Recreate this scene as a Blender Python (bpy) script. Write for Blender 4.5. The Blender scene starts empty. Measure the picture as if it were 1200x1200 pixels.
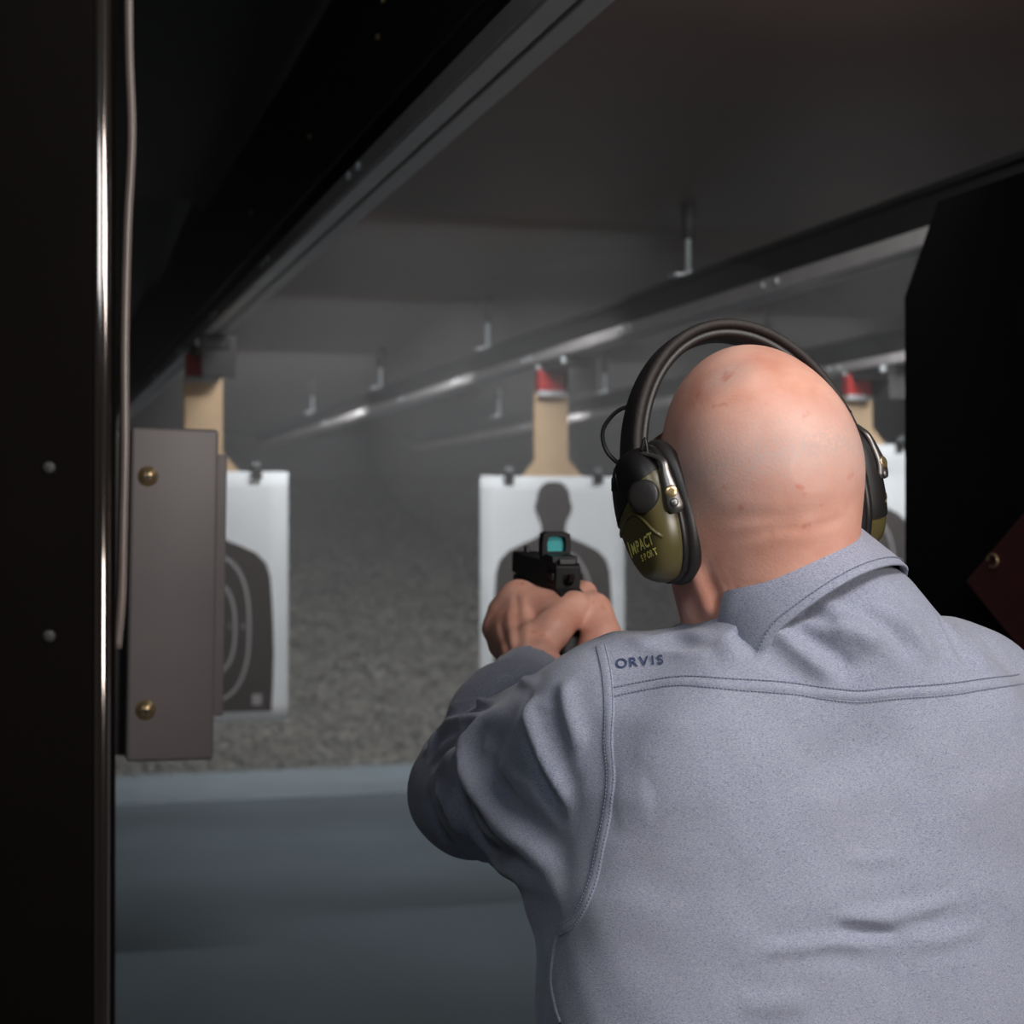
import bpy, bmesh, math, random
import numpy as np
from mathutils import Vector, Matrix
from mathutils.bvhtree import BVHTree

random.seed(4)
rng = np.random.default_rng(4)
SC = bpy.context.scene
COL = SC.collection

# ------------------------------------------------------------------ camera, world, light, exposure
CAM = Vector((0.0, 0.0, 1.6))
YAW = math.radians(16.4)
PITCH = math.radians(0.37)
FPX = 2000.0
cam_d = bpy.data.cameras.new('camera')
cam_d.sensor_width = 36.0
cam_d.lens = 36.0 * FPX / 1200.0
cam_d.clip_start = 0.05
cam_d.dof.use_dof = True
cam_d.dof.focus_distance = 1.46
cam_d.dof.aperture_fstop = 8.0
cam = bpy.data.objects.new('camera', cam_d)
COL.objects.link(cam)
cam.location = CAM
cam.rotation_euler = (math.pi / 2 + PITCH, 0, -YAW)
SC.camera = cam
SC.view_settings.view_transform = 'Standard'
SC.view_settings.look = 'None'
SC.view_settings.gamma = 1.0
SC.view_settings.use_curve_mapping = False
SC.view_settings.exposure = 0.0

world = bpy.data.worlds.new('range_air')
SC.world = world
world.use_nodes = True
wn = world.node_tree
wn.nodes['Background'].inputs['Color'].default_value = (0.5, 0.5, 0.52, 1)
wn.nodes['Background'].inputs['Strength'].default_value = 0.0


def area_light(name, loc, target, sx, sy, power, col, spread=180):
    d = bpy.data.lights.new(name, 'AREA')
    d.shape = 'RECTANGLE'
    d.size = sx
    d.size_y = sy
    d.energy = power
    d.color = col
    d.spread = math.radians(spread)
    o = bpy.data.objects.new(name, d)
    COL.objects.link(o)
    o.location = loc
    o.rotation_euler = (Vector(target) - Vector(loc)).to_track_quat('-Z', 'Y').to_euler()
    return o


# booth lamps behind the firing line with an added cool fill last, then the lamps tucked behind the ceiling baffles
BOOTH_LAMPS = [((1.22, -1.15, 1.93), (0.75, 1.35, 1.40), .8, .5, 35, (1.0, .94, .89)),
               ((1.0, .15, 2.74), (0.72, 1.35, 1.2), 1.1, .35, 25, (1.0, .955, .92)),
               ((-.55, .1, 2.70), (0.45, 1.7, 1.3), .9, .35, 6, (.82, .91, 1.0))]  # this last one is an added fill that lifts the dark left sleeve
for q in BOOTH_LAMPS:
    area_light('booth_lamp_light', *q)
RANGE_LAMPS = [(1.3, 2.35, 2.50, 11), (3.2, 2.35, 2.50, 14), (1.5, 5.47, 2.68, 17), (3.4, 5.47, 2.68, 21), (1.5, 7.42, 2.68, 22), (3.4, 7.42, 2.68, 26), (1.5, 9.82, 2.68, 36), (3.4, 9.82, 2.68, 38)]
for lx, ly, lz, lp in RANGE_LAMPS:
    near = ly < 3
    area_light('range_lamp_light', (lx, ly, lz - .01), (lx, ly + 2.0, lz - (1.0 if near else 2.0)), 1.2, 0.08, lp, (0.97, 0.985, 1.0), 140 if near else 112)

# ------------------------------------------------------------------ helpers
CY, SY = math.cos(YAW), math.sin(YAW)
FWD = Vector((SY * math.cos(PITCH), CY * math.cos(PITCH), math.sin(PITCH)))
RIGHT = Vector((CY, -SY, 0))
UP = RIGHT.cross(FWD)


def ray(px, py):
    return (FWD + RIGHT * ((px - 600) / FPX) + UP * ((600 - py) / FPX)).normalized()


def at(px, py, d):
    """point seen at photo pixel (px, py) at depth d along the view axis"""
    r = ray(px, py)
    return CAM + r * (d / r.dot(FWD))


def T(o, label=None, cat=None, group=None, kind=None):
    for k, v in (('label', label), ('category', cat), ('group', group), ('kind', kind)):
        if v:
            o[k] = v
    return o


def empty(name, loc, label, cat, group=None, kind=None):
    o = bpy.data.objects.new(name, None)
    o.empty_display_size = 0.05
    COL.objects.link(o)
    o.location = loc
    return T(o, label, cat, group, kind)


def mesh_obj(name, verts, faces, mat, parent=None, smooth=False):
    me = bpy.data.meshes.new(name)
    me.from_pydata([tuple(map(float, v)) for v in verts], [], [tuple(map(int, f)) for f in faces])
    return link_mesh(name, me, mat, parent, smooth)


def root_of(o):
    # an Empty stands at its thing's base; a mesh parent already sits in world coordinates
    return Vector(o.location) if o.type == 'EMPTY' else Vector((0, 0, 0))


def link_mesh(name, me, mat, parent=None, smooth=False):
    if mat is not None:
        me.materials.append(mat)
    if smooth:
        me.polygons.foreach_set('use_smooth', [True] * len(me.polygons))
    me.update()
    o = bpy.data.objects.new(name, me)
    COL.objects.link(o)
    if parent is not None:
        o.parent = parent
        o.matrix_parent_inverse = Matrix.Translation(-root_of(parent))
    return o


def bm_obj(name, bm, mat, parent=None, smooth=False):
    me = bpy.data.meshes.new(name)
    bm.normal_update()
    bm.to_mesh(me)
    bm.free()
    return link_mesh(name, me, mat, parent, smooth)


def bbox_bm(lo, hi, bevel=0.0, seg=2, bm=None, M=None):
    bm2 = bmesh.new()
    bmesh.ops.create_cube(bm2, size=1.0)
    lo, hi = Vector(lo), Vector(hi)
    for v in bm2.verts:
        v.co = Vector(((v.co.x + .5) * (hi.x - lo.x) + lo.x, (v.co.y + .5) * (hi.y - lo.y) + lo.y,
                       (v.co.z + .5) * (hi.z - lo.z) + lo.z))
    if bevel > 0:
        bmesh.ops.bevel(bm2, geom=bm2.edges[:], offset=bevel, segments=seg, profile=0.5, affect='EDGES')
    if M is not None:
        bm2.transform(M)
    if bm is None:
        return bm2
    me = bpy.data.meshes.new('t')
    bm2.to_mesh(me)
    bm2.free()
    bm.from_mesh(me)
    bpy.data.meshes.remove(me)
    return bm


def box(name, lo, hi, mat, parent=None, bevel=0.0, seg=2, smooth=False, M=None):
    return bm_obj(name, bbox_bm(lo, hi, bevel, seg, None, M), mat, parent, smooth)


def frame_from(t, up=Vector((0, 0, 1))):
    t = Vector(t).normalized()
    if abs(t.dot(up)) > 0.97:
        up = Vector((0, 1, 0)) if abs(t.y) < 0.9 else Vector((1, 0, 0))
    u = up.cross(t).normalized()
    v = t.cross(u).normalized()
    return u, v


def catmull(P, n):
    P = [np.array(p, float) for p in P]
    if len(P) == 2:
        return np.array([P[0] + (P[1] - P[0]) * t for t in np.linspace(0, 1, n)])
    Q = [2 * P[0] - P[1]] + P + [2 * P[-1] - P[-2]]
    out = []
    for s in np.linspace(0, len(P) - 1, n):
        i = min(int(s), len(P) - 2)
        t = s - i
        p0, p1, p2, p3 = Q[i], Q[i + 1], Q[i + 2], Q[i + 3]
        out.append(.5 * ((2 * p1) + (-p0 + p2) * t + (2 * p0 - 5 * p1 + 4 * p2 - p3) * t * t +
                         (-p0 + 3 * p1 - 3 * p2 + p3) * t ** 3))
    return np.array(out)


def sweep(path, prof, closed_prof=True, up=Vector((0, 0, 1)), caps=True, scale=None):
    """prof: list of (a, b) offsets along the u, v vectors"""
    path = [Vector(p) for p in path]
    n, m = len(path), len(prof)
    V, F = [], []
    pu = None
    for i, p in enumerate(path):
        t = path[min(i + 1, n - 1)] - path[max(i - 1, 0)]
        t.normalize()
        if pu is None:
            u, v = frame_from(t, up)
        else:
            u = (pu - t * pu.dot(t)).normalized()
            v = t.cross(u).normalized()
        pu = u
        s = 1.0 if scale is None else scale[i]
        for a, b in prof:
            V.append(p + u * a * s + v * b * s)
    for i in range(n - 1):
        for j in range(m if closed_prof else m - 1):
            k = (j + 1) % m
            F.append((i * m + j, i * m + k, (i + 1) * m + k, (i + 1) * m + j))
    if caps and closed_prof:
        F.append(tuple(reversed(range(m))))
        F.append(tuple(range((n - 1) * m, n * m)))
    return V, F


def circ(r, n=10, rb=None):
    rb = r if rb is None else rb
    return [(r * math.cos(2 * math.pi * k / n), rb * math.sin(2 * math.pi * k / n)) for k in range(n)]


def tube(name, path, r, mat, parent=None, n=10, scale=None):
    V, F = sweep(path, circ(r, n), scale=scale)
    return mesh_obj(name, V, F, mat, parent, True)


def merge(parts):
    V, F = [], []
    for v, f in parts:
        o = len(V)
        V += list(v)
        F += [tuple(i + o for i in q) for q in f]
    return V, F


def lathe(axis_o, axis_d, prof, n=20):
    """prof: (distance along axis, radius)"""
    u, v = frame_from(axis_d)
    d = Vector(axis_d).normalized()
    V, F = [], []
    for h, r in prof:
        for k in range(n):
            a = 2 * math.pi * k / n
            V.append(Vector(axis_o) + d * h + u * (r * math.cos(a)) + v * (r * math.sin(a)))
    m = len(prof)
    for i in range(m - 1):
        for k in range(n):
            F.append((i * n + k, i * n + (k + 1) % n, (i + 1) * n + (k + 1) % n, (i + 1) * n + k))
    F.append(tuple(reversed(range(n))))
    F.append(tuple(range((m - 1) * n, m * n)))
    return V, F


def prism(poly, fn, d0, d1):
    """extrude the 2-D polygon between depths d0 and d1; fn(a, b, d) -> point"""
    n = len(poly)
    V = [fn(a, b, d0) for a, b in poly] + [fn(a, b, d1) for a, b in poly]
    F = [tuple(range(n)), tuple(reversed(range(n, 2 * n)))]
    F += [(i, i + n, (i + 1) % n + n, (i + 1) % n) for i in range(n)]
    return V, F


# ------------------------------------------------------------------ materials
def mat(name, col, rough=.6, metal=0.0, var=0.0, vscale=20.0, bump=0.0, bscale=200.0, spec=0.5, col2=None, sss=0.0, coat=0.0):
    m = bpy.data.materials.new(name)
    m.use_nodes = True
    nt = m.node_tree
    b = nt.nodes['Principled BSDF']
    b.inputs['Roughness'].default_value = rough
    b.inputs['Metallic'].default_value = metal
    b.inputs['Specular IOR Level'].default_value = spec
    if coat:
        b.inputs['Coat Weight'].default_value = coat
        b.inputs['Coat Roughness'].default_value = 0.15
    tc = nt.nodes.new('ShaderNodeTexCoord')
    nz = nt.nodes.new('ShaderNodeTexNoise')
    nz.inputs['Scale'].default_value = vscale
    nz.inputs['Detail'].default_value = 5.0
    nt.links.new(tc.outputs['Object'], nz.inputs['Vector'])
    cr = nt.nodes.new('ShaderNodeValToRGB')
    c2 = col2 if col2 is not None else tuple(min(1, c * (1 + var)) for c in col)
    c1 = tuple(c * (1 - var) for c in col) if col2 is None else col
    cr.color_ramp.elements[0].position = .32
    cr.color_ramp.elements[1].position = .68
    cr.color_ramp.elements[0].color = (*c1, 1)
    cr.color_ramp.elements[1].color = (*c2, 1)
    nt.links.new(nz.outputs['Fac'], cr.inputs['Fac'])
    nt.links.new(cr.outputs['Color'], b.inputs['Base Color'])
    if bump:
        n2 = nt.nodes.new('ShaderNodeTexNoise')
        n2.inputs['Scale'].default_value = bscale
        n2.inputs['Detail'].default_value = 4.0
        nt.links.new(tc.outputs['Object'], n2.inputs['Vector'])
        bp = nt.nodes.new('ShaderNodeBump')
        bp.inputs['Strength'].default_value = bump
        bp.inputs['Distance'].default_value = 0.002
        nt.links.new(n2.outputs['Fac'], bp.inputs['Height'])
        nt.links.new(bp.outputs['Normal'], b.inputs['Normal'])
    if sss:
        b.inputs['Subsurface Weight'].default_value = sss
        b.inputs['Subsurface Radius'].default_value = (0.012, 0.004, 0.002)
        b.inputs['Subsurface Scale'].default_value = 0.6
    return m


def srgb(r, g, b):
    f = lambda c: (c / 255 / 12.92) if c / 255 <= .04045 else ((c / 255 + .055) / 1.055) ** 2.4
    return (f(r), f(g), f(b))


M_floor = mat('concrete_floor', srgb(96, 108, 116), .55, var=.10, vscale=1.3, bump=.15, bscale=60)
M_lip = mat('pale_concrete', srgb(122, 134, 142), .6, var=.10, vscale=3, bump=.2, bscale=60)
M_berm = mat('shredded_rubber', srgb(92, 90, 86), .95, var=.62, vscale=20, bump=.8, bscale=45, spec=.2)
M_crumb = mat('rubber_crumb', srgb(112, 110, 106), .95, var=.5, vscale=60, spec=.2)
M_ceil = mat('brown_steel_panel', srgb(90, 72, 64), .55, var=.06, vscale=3)
M_ceil_b = mat('black_steel_panel', srgb(22, 21, 21), .7, var=.05, vscale=3)
M_wall = mat('grey_block_wall', srgb(70, 68, 66), .8, var=.08, vscale=4)
M_alu = mat('grey_aluminium', srgb(206, 201, 200), .45, metal=.1, var=.06, vscale=12)
M_dark = mat('dark_steel', srgb(42, 41, 41), .5, metal=.3, var=.1, vscale=20)
M_plate = mat('grey_carrier_plate', srgb(60, 58, 58), .6, var=.05, vscale=12)
M_zinc = mat('bright_zinc', srgb(232, 240, 244), .35, metal=.2, var=.05, vscale=40)
M_card = mat('tan_cardboard', srgb(196, 168, 136), .85, var=.05, vscale=14)
M_cardedge = mat('pale_wood_strip', srgb(214, 180, 138), .8, var=.06, vscale=18)
M_red = mat('red_plastic', srgb(196, 44, 44), .5, var=.05, vscale=20)
M_white = mat('white_plastic', srgb(206, 206, 212), .5, var=.03, vscale=20)
M_paper = mat('white_paper', srgb(222, 225, 228), .8, var=.025, vscale=7, bump=.15, bscale=9)
M_ink = mat('charcoal_ink', srgb(66, 60, 59), .75, var=.05, vscale=10)
M_ring = mat('pale_ink', srgb(150, 148, 150), .75, var=.03, vscale=10)
M_clip = mat('black_clip', srgb(40, 40, 42), .3, metal=.5, var=.05)
M_post = mat('black_lacquer', srgb(6, 4, 3), .7, var=.12, vscale=9, spec=.03)
M_trim = mat('polished_edge', srgb(120, 112, 108), .10, metal=.95, var=.04, vscale=8)
M_cable = mat('grey_cable', srgb(92, 82, 78), .35, var=.1, vscale=30)
M_case = mat('grey_powder_coat', srgb(112, 104, 104), .5, var=.03, vscale=10, bump=.06, bscale=900)
M_brass = mat('brass_screw', srgb(196, 170, 128), .28, metal=.85, var=.15, vscale=200)
M_part = mat('black_rubber_panel', srgb(10, 9, 9), .9, var=.1, vscale=12, spec=.08)
M_maroon = mat('maroon_vinyl', srgb(62, 18, 20), .6, var=.08, vscale=30, bump=.1, bscale=300)
M_olive = mat('olive_plastic', srgb(82, 74, 44), .32, var=.04, vscale=30)
M_blackp = mat('black_plastic', srgb(26, 24, 24), .42, var=.08, vscale=60)
M_cush = mat('black_foam_leatherette', srgb(34, 31, 30), .48, var=.08, vscale=80, bump=.12, bscale=300)
M_band = mat('dark_brown_leatherette', srgb(34, 27, 25), .68, var=.12, vscale=60, bump=.3, bscale=260)
M_chrome = mat('steel_bracket', srgb(120, 116, 114), .38, metal=.9, var=.1, vscale=60)
M_yellow = mat('yellow_print', srgb(232, 218, 120), .5, var=.04, vscale=60)
M_gun = mat('matte_black_steel', srgb(20, 19, 19), .45, metal=.35, var=.1, vscale=60)
M_gunp = mat('black_polymer', srgb(17, 16, 16), .6, var=.1, vscale=80, bump=.2, bscale=500)
M_thread = mat('navy_thread', srgb(52, 66, 100), .8, var=.12, vscale=300)
M_stitch = mat('blue_grey_thread', srgb(120, 124, 146), .8, var=.1, vscale=300)
M_trouser = mat('dark_trousers', srgb(48, 48, 54), .85, var=.08, vscale=30, bump=.2, bscale=500)
M_shoe = mat('brown_leather', srgb(58, 40, 30), .45, var=.1, vscale=30)
M_eye = mat('eye_white', srgb(220, 214, 206), .25, var=.02, vscale=30)


def shirt_material(name):
    m = mat(name, srgb(132, 137, 158), .82, spec=.25)
    nt = m.node_tree
    b = nt.nodes['Principled BSDF']
    tc = [n for n in nt.nodes if n.type == 'TEX_COORD'][0]
    b.inputs['Sheen Weight'].default_value = .25
    b.inputs['Sheen Roughness'].default_value = .5

    def noise(scale, detail, stretch=None):
        n = nt.nodes.new('ShaderNodeTexNoise')
        n.inputs['Scale'].default_value = scale
        n.inputs['Detail'].default_value = detail
        if stretch:
            mp = nt.nodes.new('ShaderNodeMapping')
            mp.inputs['Scale'].default_value = stretch
            nt.links.new(tc.outputs['Object'], mp.inputs['Vector'])
            nt.links.new(mp.outputs['Vector'], n.inputs['Vector'])
        else:
            nt.links.new(tc.outputs['Object'], n.inputs['Vector'])
        return n

    def mix(f, c1, c2):
        x = nt.nodes.new('ShaderNodeMix')
        x.data_type = 'RGBA'
        if isinstance(f, float):
            x.inputs[0].default_value = f
        else:
            nt.links.new(f, x.inputs[0])
        for s, c in ((6, c1), (7, c2)):
            if isinstance(c, tuple):
                x.inputs[s].default_value = (*c, 1)
            else:
                nt.links.new(c, x.inputs[s])
        return x.outputs[2]

    def ramp(o, a, c):
        r = nt.nodes.new('ShaderNodeValToRGB')
        r.color_ramp.elements[0].position = a
        r.color_ramp.elements[1].position = c
        nt.links.new(o, r.inputs['Fac'])
        return r.outputs['Color']

    weft = ramp(noise(560, 2, (1, 1, 3.2)).outputs['Fac'], .36, .64)
    warp = ramp(noise(560, 2, (3.2, 3.2, 1)).outputs['Fac'], .3, .7)
    wash = ramp(noise(9, 4).outputs['Fac'], .25, .75)
    base = mix(weft, srgb(76, 86, 116), srgb(167, 166, 173))
    base2 = mix(warp, base, srgb(142, 147, 168))
    fin = mix(wash, base2, srgb(152, 151, 160))
    h = mix(.5, base, base2)
    x = nt.nodes.new('ShaderNodeMix')
    x.data_type = 'RGBA'
    x.inputs[0].default_value = .28
    nt.links.new(base2, x.inputs[6])
    nt.links.new(fin, x.inputs[7])
    nt.links.new(x.outputs[2], b.inputs['Base Color'])
    bp = nt.nodes.new('ShaderNodeBump')
    bp.inputs['Strength'].default_value = .22
    bp.inputs['Distance'].default_value = .0006
    nt.links.new(weft, bp.inputs['Height'])
    nt.links.new(bp.outputs['Normal'], b.inputs['Normal'])
    return m


def skin_material():
    m = mat('skin', srgb(214, 158, 138), .48, bump=.12, bscale=420, spec=.4, sss=.18)
    nt = m.node_tree
    b = nt.nodes['Principled BSDF']
    tc = [n for n in nt.nodes if n.type == 'TEX_COORD'][0]
    prev = [n for n in nt.nodes if n.type == 'VALTORGB'][0]
    nz = [n for n in nt.nodes if n.type == 'TEX_NOISE'][0]
    nz.inputs['Scale'].default_value = 22
    prev.color_ramp.elements[0].color = (*srgb(202, 142, 122), 1)
    prev.color_ramp.elements[1].color = (*srgb(224, 172, 154), 1)
    # grey stubble round the back of the skull, small freckles
    st = nt.nodes.new('ShaderNodeAttribute')
    st.attribute_name = 'stubble'
    sp = nt.nodes.new('ShaderNodeTexNoise')
    sp.inputs['Scale'].default_value = 330
    sp.inputs['Detail'].default_value = 2
    nt.links.new(tc.outputs['Object'], sp.inputs['Vector'])
    mu = nt.nodes.new('ShaderNodeMath')
    mu.operation = 'MULTIPLY'
    nt.links.new(st.outputs['Fac'], mu.inputs[0])
    nt.links.new(sp.outputs['Fac'], mu.inputs[1])
    x = nt.nodes.new('ShaderNodeMix')
    x.data_type = 'RGBA'
    nt.links.new(mu.outputs[0], x.inputs[0])
    nt.links.new(prev.outputs['Color'], x.inputs[6])
    x.inputs[7].default_value = (*srgb(186, 158, 150), 1)
    fr = nt.nodes.new('ShaderNodeTexNoise')
    fr.inputs['Scale'].default_value = 60
    nt.links.new(tc.outputs['Object'], fr.inputs['Vector'])
    rr = nt.nodes.new('ShaderNodeValToRGB')
    rr.color_ramp.elements[0].position = .66
    rr.color_ramp.elements[1].position = .76
    nt.links.new(fr.outputs['Fac'], rr.inputs['Fac'])
    sc = nt.nodes.new('ShaderNodeMath')
    sc.operation = 'MULTIPLY'
    sc.inputs[1].default_value = .55
    nt.links.new(rr.outputs['Color'], sc.inputs[0])
    y = nt.nodes.new('ShaderNodeMix')
    y.data_type = 'RGBA'
    nt.links.new(sc.outputs[0], y.inputs[0])
    nt.links.new(x.outputs[2], y.inputs[6])
    y.inputs[7].default_value = (*srgb(186, 104, 84), 1)
    nt.links.new(y.outputs[2], b.inputs['Base Color'])
    return m


def lens_material():
    m = bpy.data.materials.new('coated_glass')
    m.use_nodes = True
    nt = m.node_tree
    nt.nodes.remove(nt.nodes['Principled BSDF'])
    tr = nt.nodes.new('ShaderNodeBsdfTransparent')
    tr.inputs['Color'].default_value = (.35, .86, .88, 1)
    df = nt.nodes.new('ShaderNodeBsdfDiffuse')
    df.inputs['Color'].default_value = (.12, .52, .54, 1)  # cyan diffuse colour stands in for light reflected off the coating
    gl = nt.nodes.new('ShaderNodeBsdfGlossy')
    gl.inputs['Color'].default_value = (.12, .5, .5, 1)
    gl.inputs['Roughness'].default_value = .35
    a = nt.nodes.new('ShaderNodeMixShader')
    a.inputs[0].default_value = .55
    c = nt.nodes.new('ShaderNodeMixShader')
    c.inputs[0].default_value = .25
    nt.links.new(tr.outputs[0], a.inputs[1])
    nt.links.new(df.outputs[0], a.inputs[2])
    nt.links.new(a.outputs[0], c.inputs[1])
    nt.links.new(gl.outputs[0], c.inputs[2])
    nt.links.new(c.outputs[0], nt.nodes['Material Output'].inputs['Surface'])
    return m


M_shirt = shirt_material('blue_chambray')
M_skin = skin_material()
M_lens = lens_material()
M_tube = bpy.data.materials.new('lamp_diffuser')
M_tube.use_nodes = True
_b = M_tube.node_tree.nodes['Principled BSDF']
_b.inputs['Base Color'].default_value = (.8, .85, .9, 1)
_b.inputs['Emission Color'].default_value = (.9, .97, 1, 1)
_b.inputs['Emission Strength'].default_value = 1.5

# ------------------------------------------------------------------ the hall
XL, XR, YB, YE = -1.4, 5.6, -2.2, 16.6
ZC = 2.62
T(box('floor', (XL, YB, -.12), (XR, 11.0, 0), M_floor), 'bluish grey concrete floor of the shooting range', 'floor', None, 'structure')
T(box('wall_left', (XL - .15, YB, 0), (XL, YE, 3.0), M_wall), 'grey side wall of the range', 'wall', None, 'structure')
T(box('wall_right', (XR, YB, 0), (XR + .15, YE, 3.0), M_wall), 'grey side wall of the range beyond the lanes', 'wall', None, 'structure')
T(box('wall_back', (XL, YE, -.1), (XR, YE + .2, 3.0), M_wall), 'dark end wall behind the rubber berm', 'wall', None, 'structure')
T(box('wall_front', (XL, YB - .15, 0), (XR, YB, 3.0), M_wall), 'wall behind the firing line', 'wall', None, 'structure')
T(box('floor', (XL, 9.9, 0.0), (XR, 11.02, .012), M_lip, None, .004), 'pale concrete strip along the foot of the rubber berm', 'floor', None, 'structure')
ce = T(box('ceiling', (XL, YB, 2.9), (XR, YE, 3.0), M_ceil_b), 'dark ceiling slab above the baffles', 'ceiling', None, 'structure')
# ceiling baffles: overlapping steel panels right of the first rail (brown) and left of it (black, shade put into the colour)
BAF = [(2.75, 5.35, 2.62, 2.60), (5.35, 7.30, 2.74, 2.60), (7.30, 9.7, 2.74, 2.60), (9.7, 12.2, 2.74, 2.58), (12.2, 16.5, 2.74, 2.45)]
where = ['nearest the firing line', 'second from the firing line', 'third from the firing line', 'fourth from the firing line', 'over the rubber berm']
for i, (y0, y1, z0, z1) in enumerate(BAF):
    for xa, xb, mm, nm in ((.70, XR - .002, M_ceil, 'brown steel ceiling baffle'), (XL + .002, .596, M_ceil_b, 'steel ceiling baffle with shade in its black colour,')):
        fn = lambda a, b, d: Vector((d, a, b))
        poly = [(y0, z0), (y1, z1), (y1, z1 + .03), (y0 + .0, z0 + .03)]
        V, F = prism(poly, fn, xa, xb)
        t = empty('ceiling_baffle', (xa, y0, z0), nm + ' ' + where[i], 'ceiling baffle', 'ceiling baffles')
        mesh_obj('panel', V, F, mm, t)
        box('front_lip', (xa, y0 - .012, z0 - .012), (xb, y0, z0 + .06), M_ceil_b, t, .003)

# booth lamps and the added fill behind the camera
for k, (c, tgt, sx, sy, pw, cl) in enumerate(BOOTH_LAMPS):
    t = empty('booth_lamp', c, ['square booth lamp on a stand behind the firing line', 'booth lamp under the ceiling above the firing line', 'added fill lamp, unseen, under the ceiling of the neighbouring stall'][k], 'lamp')
    q = (Vector(tgt) - Vector(c)).to_track_quat('-Z', 'Y').to_matrix().to_4x4()
    Mx = Matrix.Translation(Vector(c)) @ q
    box('housing', (-sx / 2 - .03, -sy / 2 - .03, .012), (sx / 2 + .03, sy / 2 + .03, .07), M_dark, t, .01, 2, False, Mx)
    box('diffuser', (-sx / 2, -sy / 2, .004), (sx / 2, sy / 2, .011), M_tube, t, .002, 2, False, Mx)
    box('support_pole', (c[0] - .02, c[1] - .09, 0 if k == 0 else c[2]), (c[0] + .02, c[1] - .05, c[2] if k == 0 else 2.9), M_dark, t, .004)

# lamps tucked against the ceiling between the baffles
for k, (lx, ly, lz, lp) in enumerate(RANGE_LAMPS):
    t = empty('range_lamp', (lx, ly, lz), 'slim range lamp in the ' + ['first', 'second', 'third', 'fourth'][k // 2] + ' ceiling step, over the ' +
              ['lanes by the shooter', 'lanes beyond the black partition'][k % 2], 'lamp', 'range lamps')
    box('housing', (lx - .62, ly - .05, lz + .004), (lx + .62, ly + .05, lz + .03), M_dark, t, .006)
    box('diffuser', (lx - .58, ly - .035, lz - .003), (lx + .58, ly + .035, lz + .003), M_tube, t, .002)

# thin smoke hanging downrange of the stalls
M_smoke = bpy.data.materials.new('gun_smoke')
M_smoke.use_nodes = True
_nt = M_smoke.node_tree
_nt.nodes.remove(_nt.nodes['Principled BSDF'])
_vs = _nt.nodes.new('ShaderNodeVolumeScatter')
_vs.inputs['Color'].default_value = (.96, .96, .97, 1)
_vs.inputs['Density'].default_value = .034
_vs.inputs['Anisotropy'].default_value = .2
_nt.links.new(_vs.outputs['Volume'], _nt.nodes['Material Output'].inputs['Volume'])
T(box('smoke_haze', (XL + .01, 3.1, .02), (XR - .01, 16.4, 2.595), M_smoke), 'thin grey gun smoke hanging in the lanes downrange', 'smoke', None, 'stuff')

# a denser drift of smoke in front of the middle target
M_puff = M_smoke.copy()
M_puff.name = 'drifting_smoke'
[n for n in M_puff.node_tree.nodes if n.type == 'VOLUME_SCATTER'][0].inputs['Density'].default_value = .13
bm = bmesh.new()
bmesh.ops.create_icosphere(bm, subdivisions=4, radius=1.0)
pc = at(715, 495, 5.3)
for vtx in bm.verts:
    vtx.co = Vector((pc.x + vtx.co.x * .72, pc.y + vtx.co.y * 1.25, pc.z + vtx.co.z * .50))
T(bm_obj('smoke_drift', bm, M_puff, None, True), 'pale drift of gun smoke in front of the middle target', 'smoke', None, 'stuff')

# rubber berm: a granular slope rising from the end of the floor
def vnoise(x, y, seed):
    def h(i, j):
        v = np.sin(i * 127.1 + j * 311.7 + seed * 74.7) * 43758.5453
        return v - np.floor(v)
    i, j = np.floor(x), np.floor(y)
    f, g = x - i, y - j
    f, g = f * f * (3 - 2 * f), g * g * (3 - 2 * g)
    return (h(i, j) * (1 - f) + h(i + 1, j) * f) * (1 - g) + (h(i, j + 1) * (1 - f) + h(i + 1, j + 1) * f) * g


bx = np.linspace(XL + .004, XR - .004, 250)
bt = np.concatenate([np.arange(0, 3.2, .024), np.arange(3.2, 5.55, .06)])
BX, BT = np.meshgrid(bx, bt)
BZ = .42 * BT * np.clip(1.15 - BT / 20, 0, 1)
ndx = .10 * (vnoise(BX * 1.3, BT * 1.3, 1) - .5) + .07 * (vnoise(BX * 5, BT * 5, 2) - .5) + .085 * (vnoise(BX * 17, BT * 17, 3) - .5) + .07 * (vnoise(BX * 34, BT * 34, 5) - .5)
BZ = BZ + ndx * np.clip(BT / .12, 0, 1) - .015
BYY = 11.0 + BT + .03 * (vnoise(BX * 9, BT * 3 + 7, 4) - .5)
nv, nu = BX.shape
ii = np.arange(nv * nu).reshape(nv, nu)
bf = np.stack([ii[:-1, :-1], ii[:-1, 1:], ii[1:, 1:], ii[1:, :-1]], -1).reshape(-1, 4)
berm = mesh_obj('rubber_berm', np.stack([BX, BYY, BZ], -1).reshape(-1, 3), bf, M_berm, None, True)
T(berm, 'sloping bullet trap of dark grey shredded rubber at the end of the range', 'berm', None, 'stuff')
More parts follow.
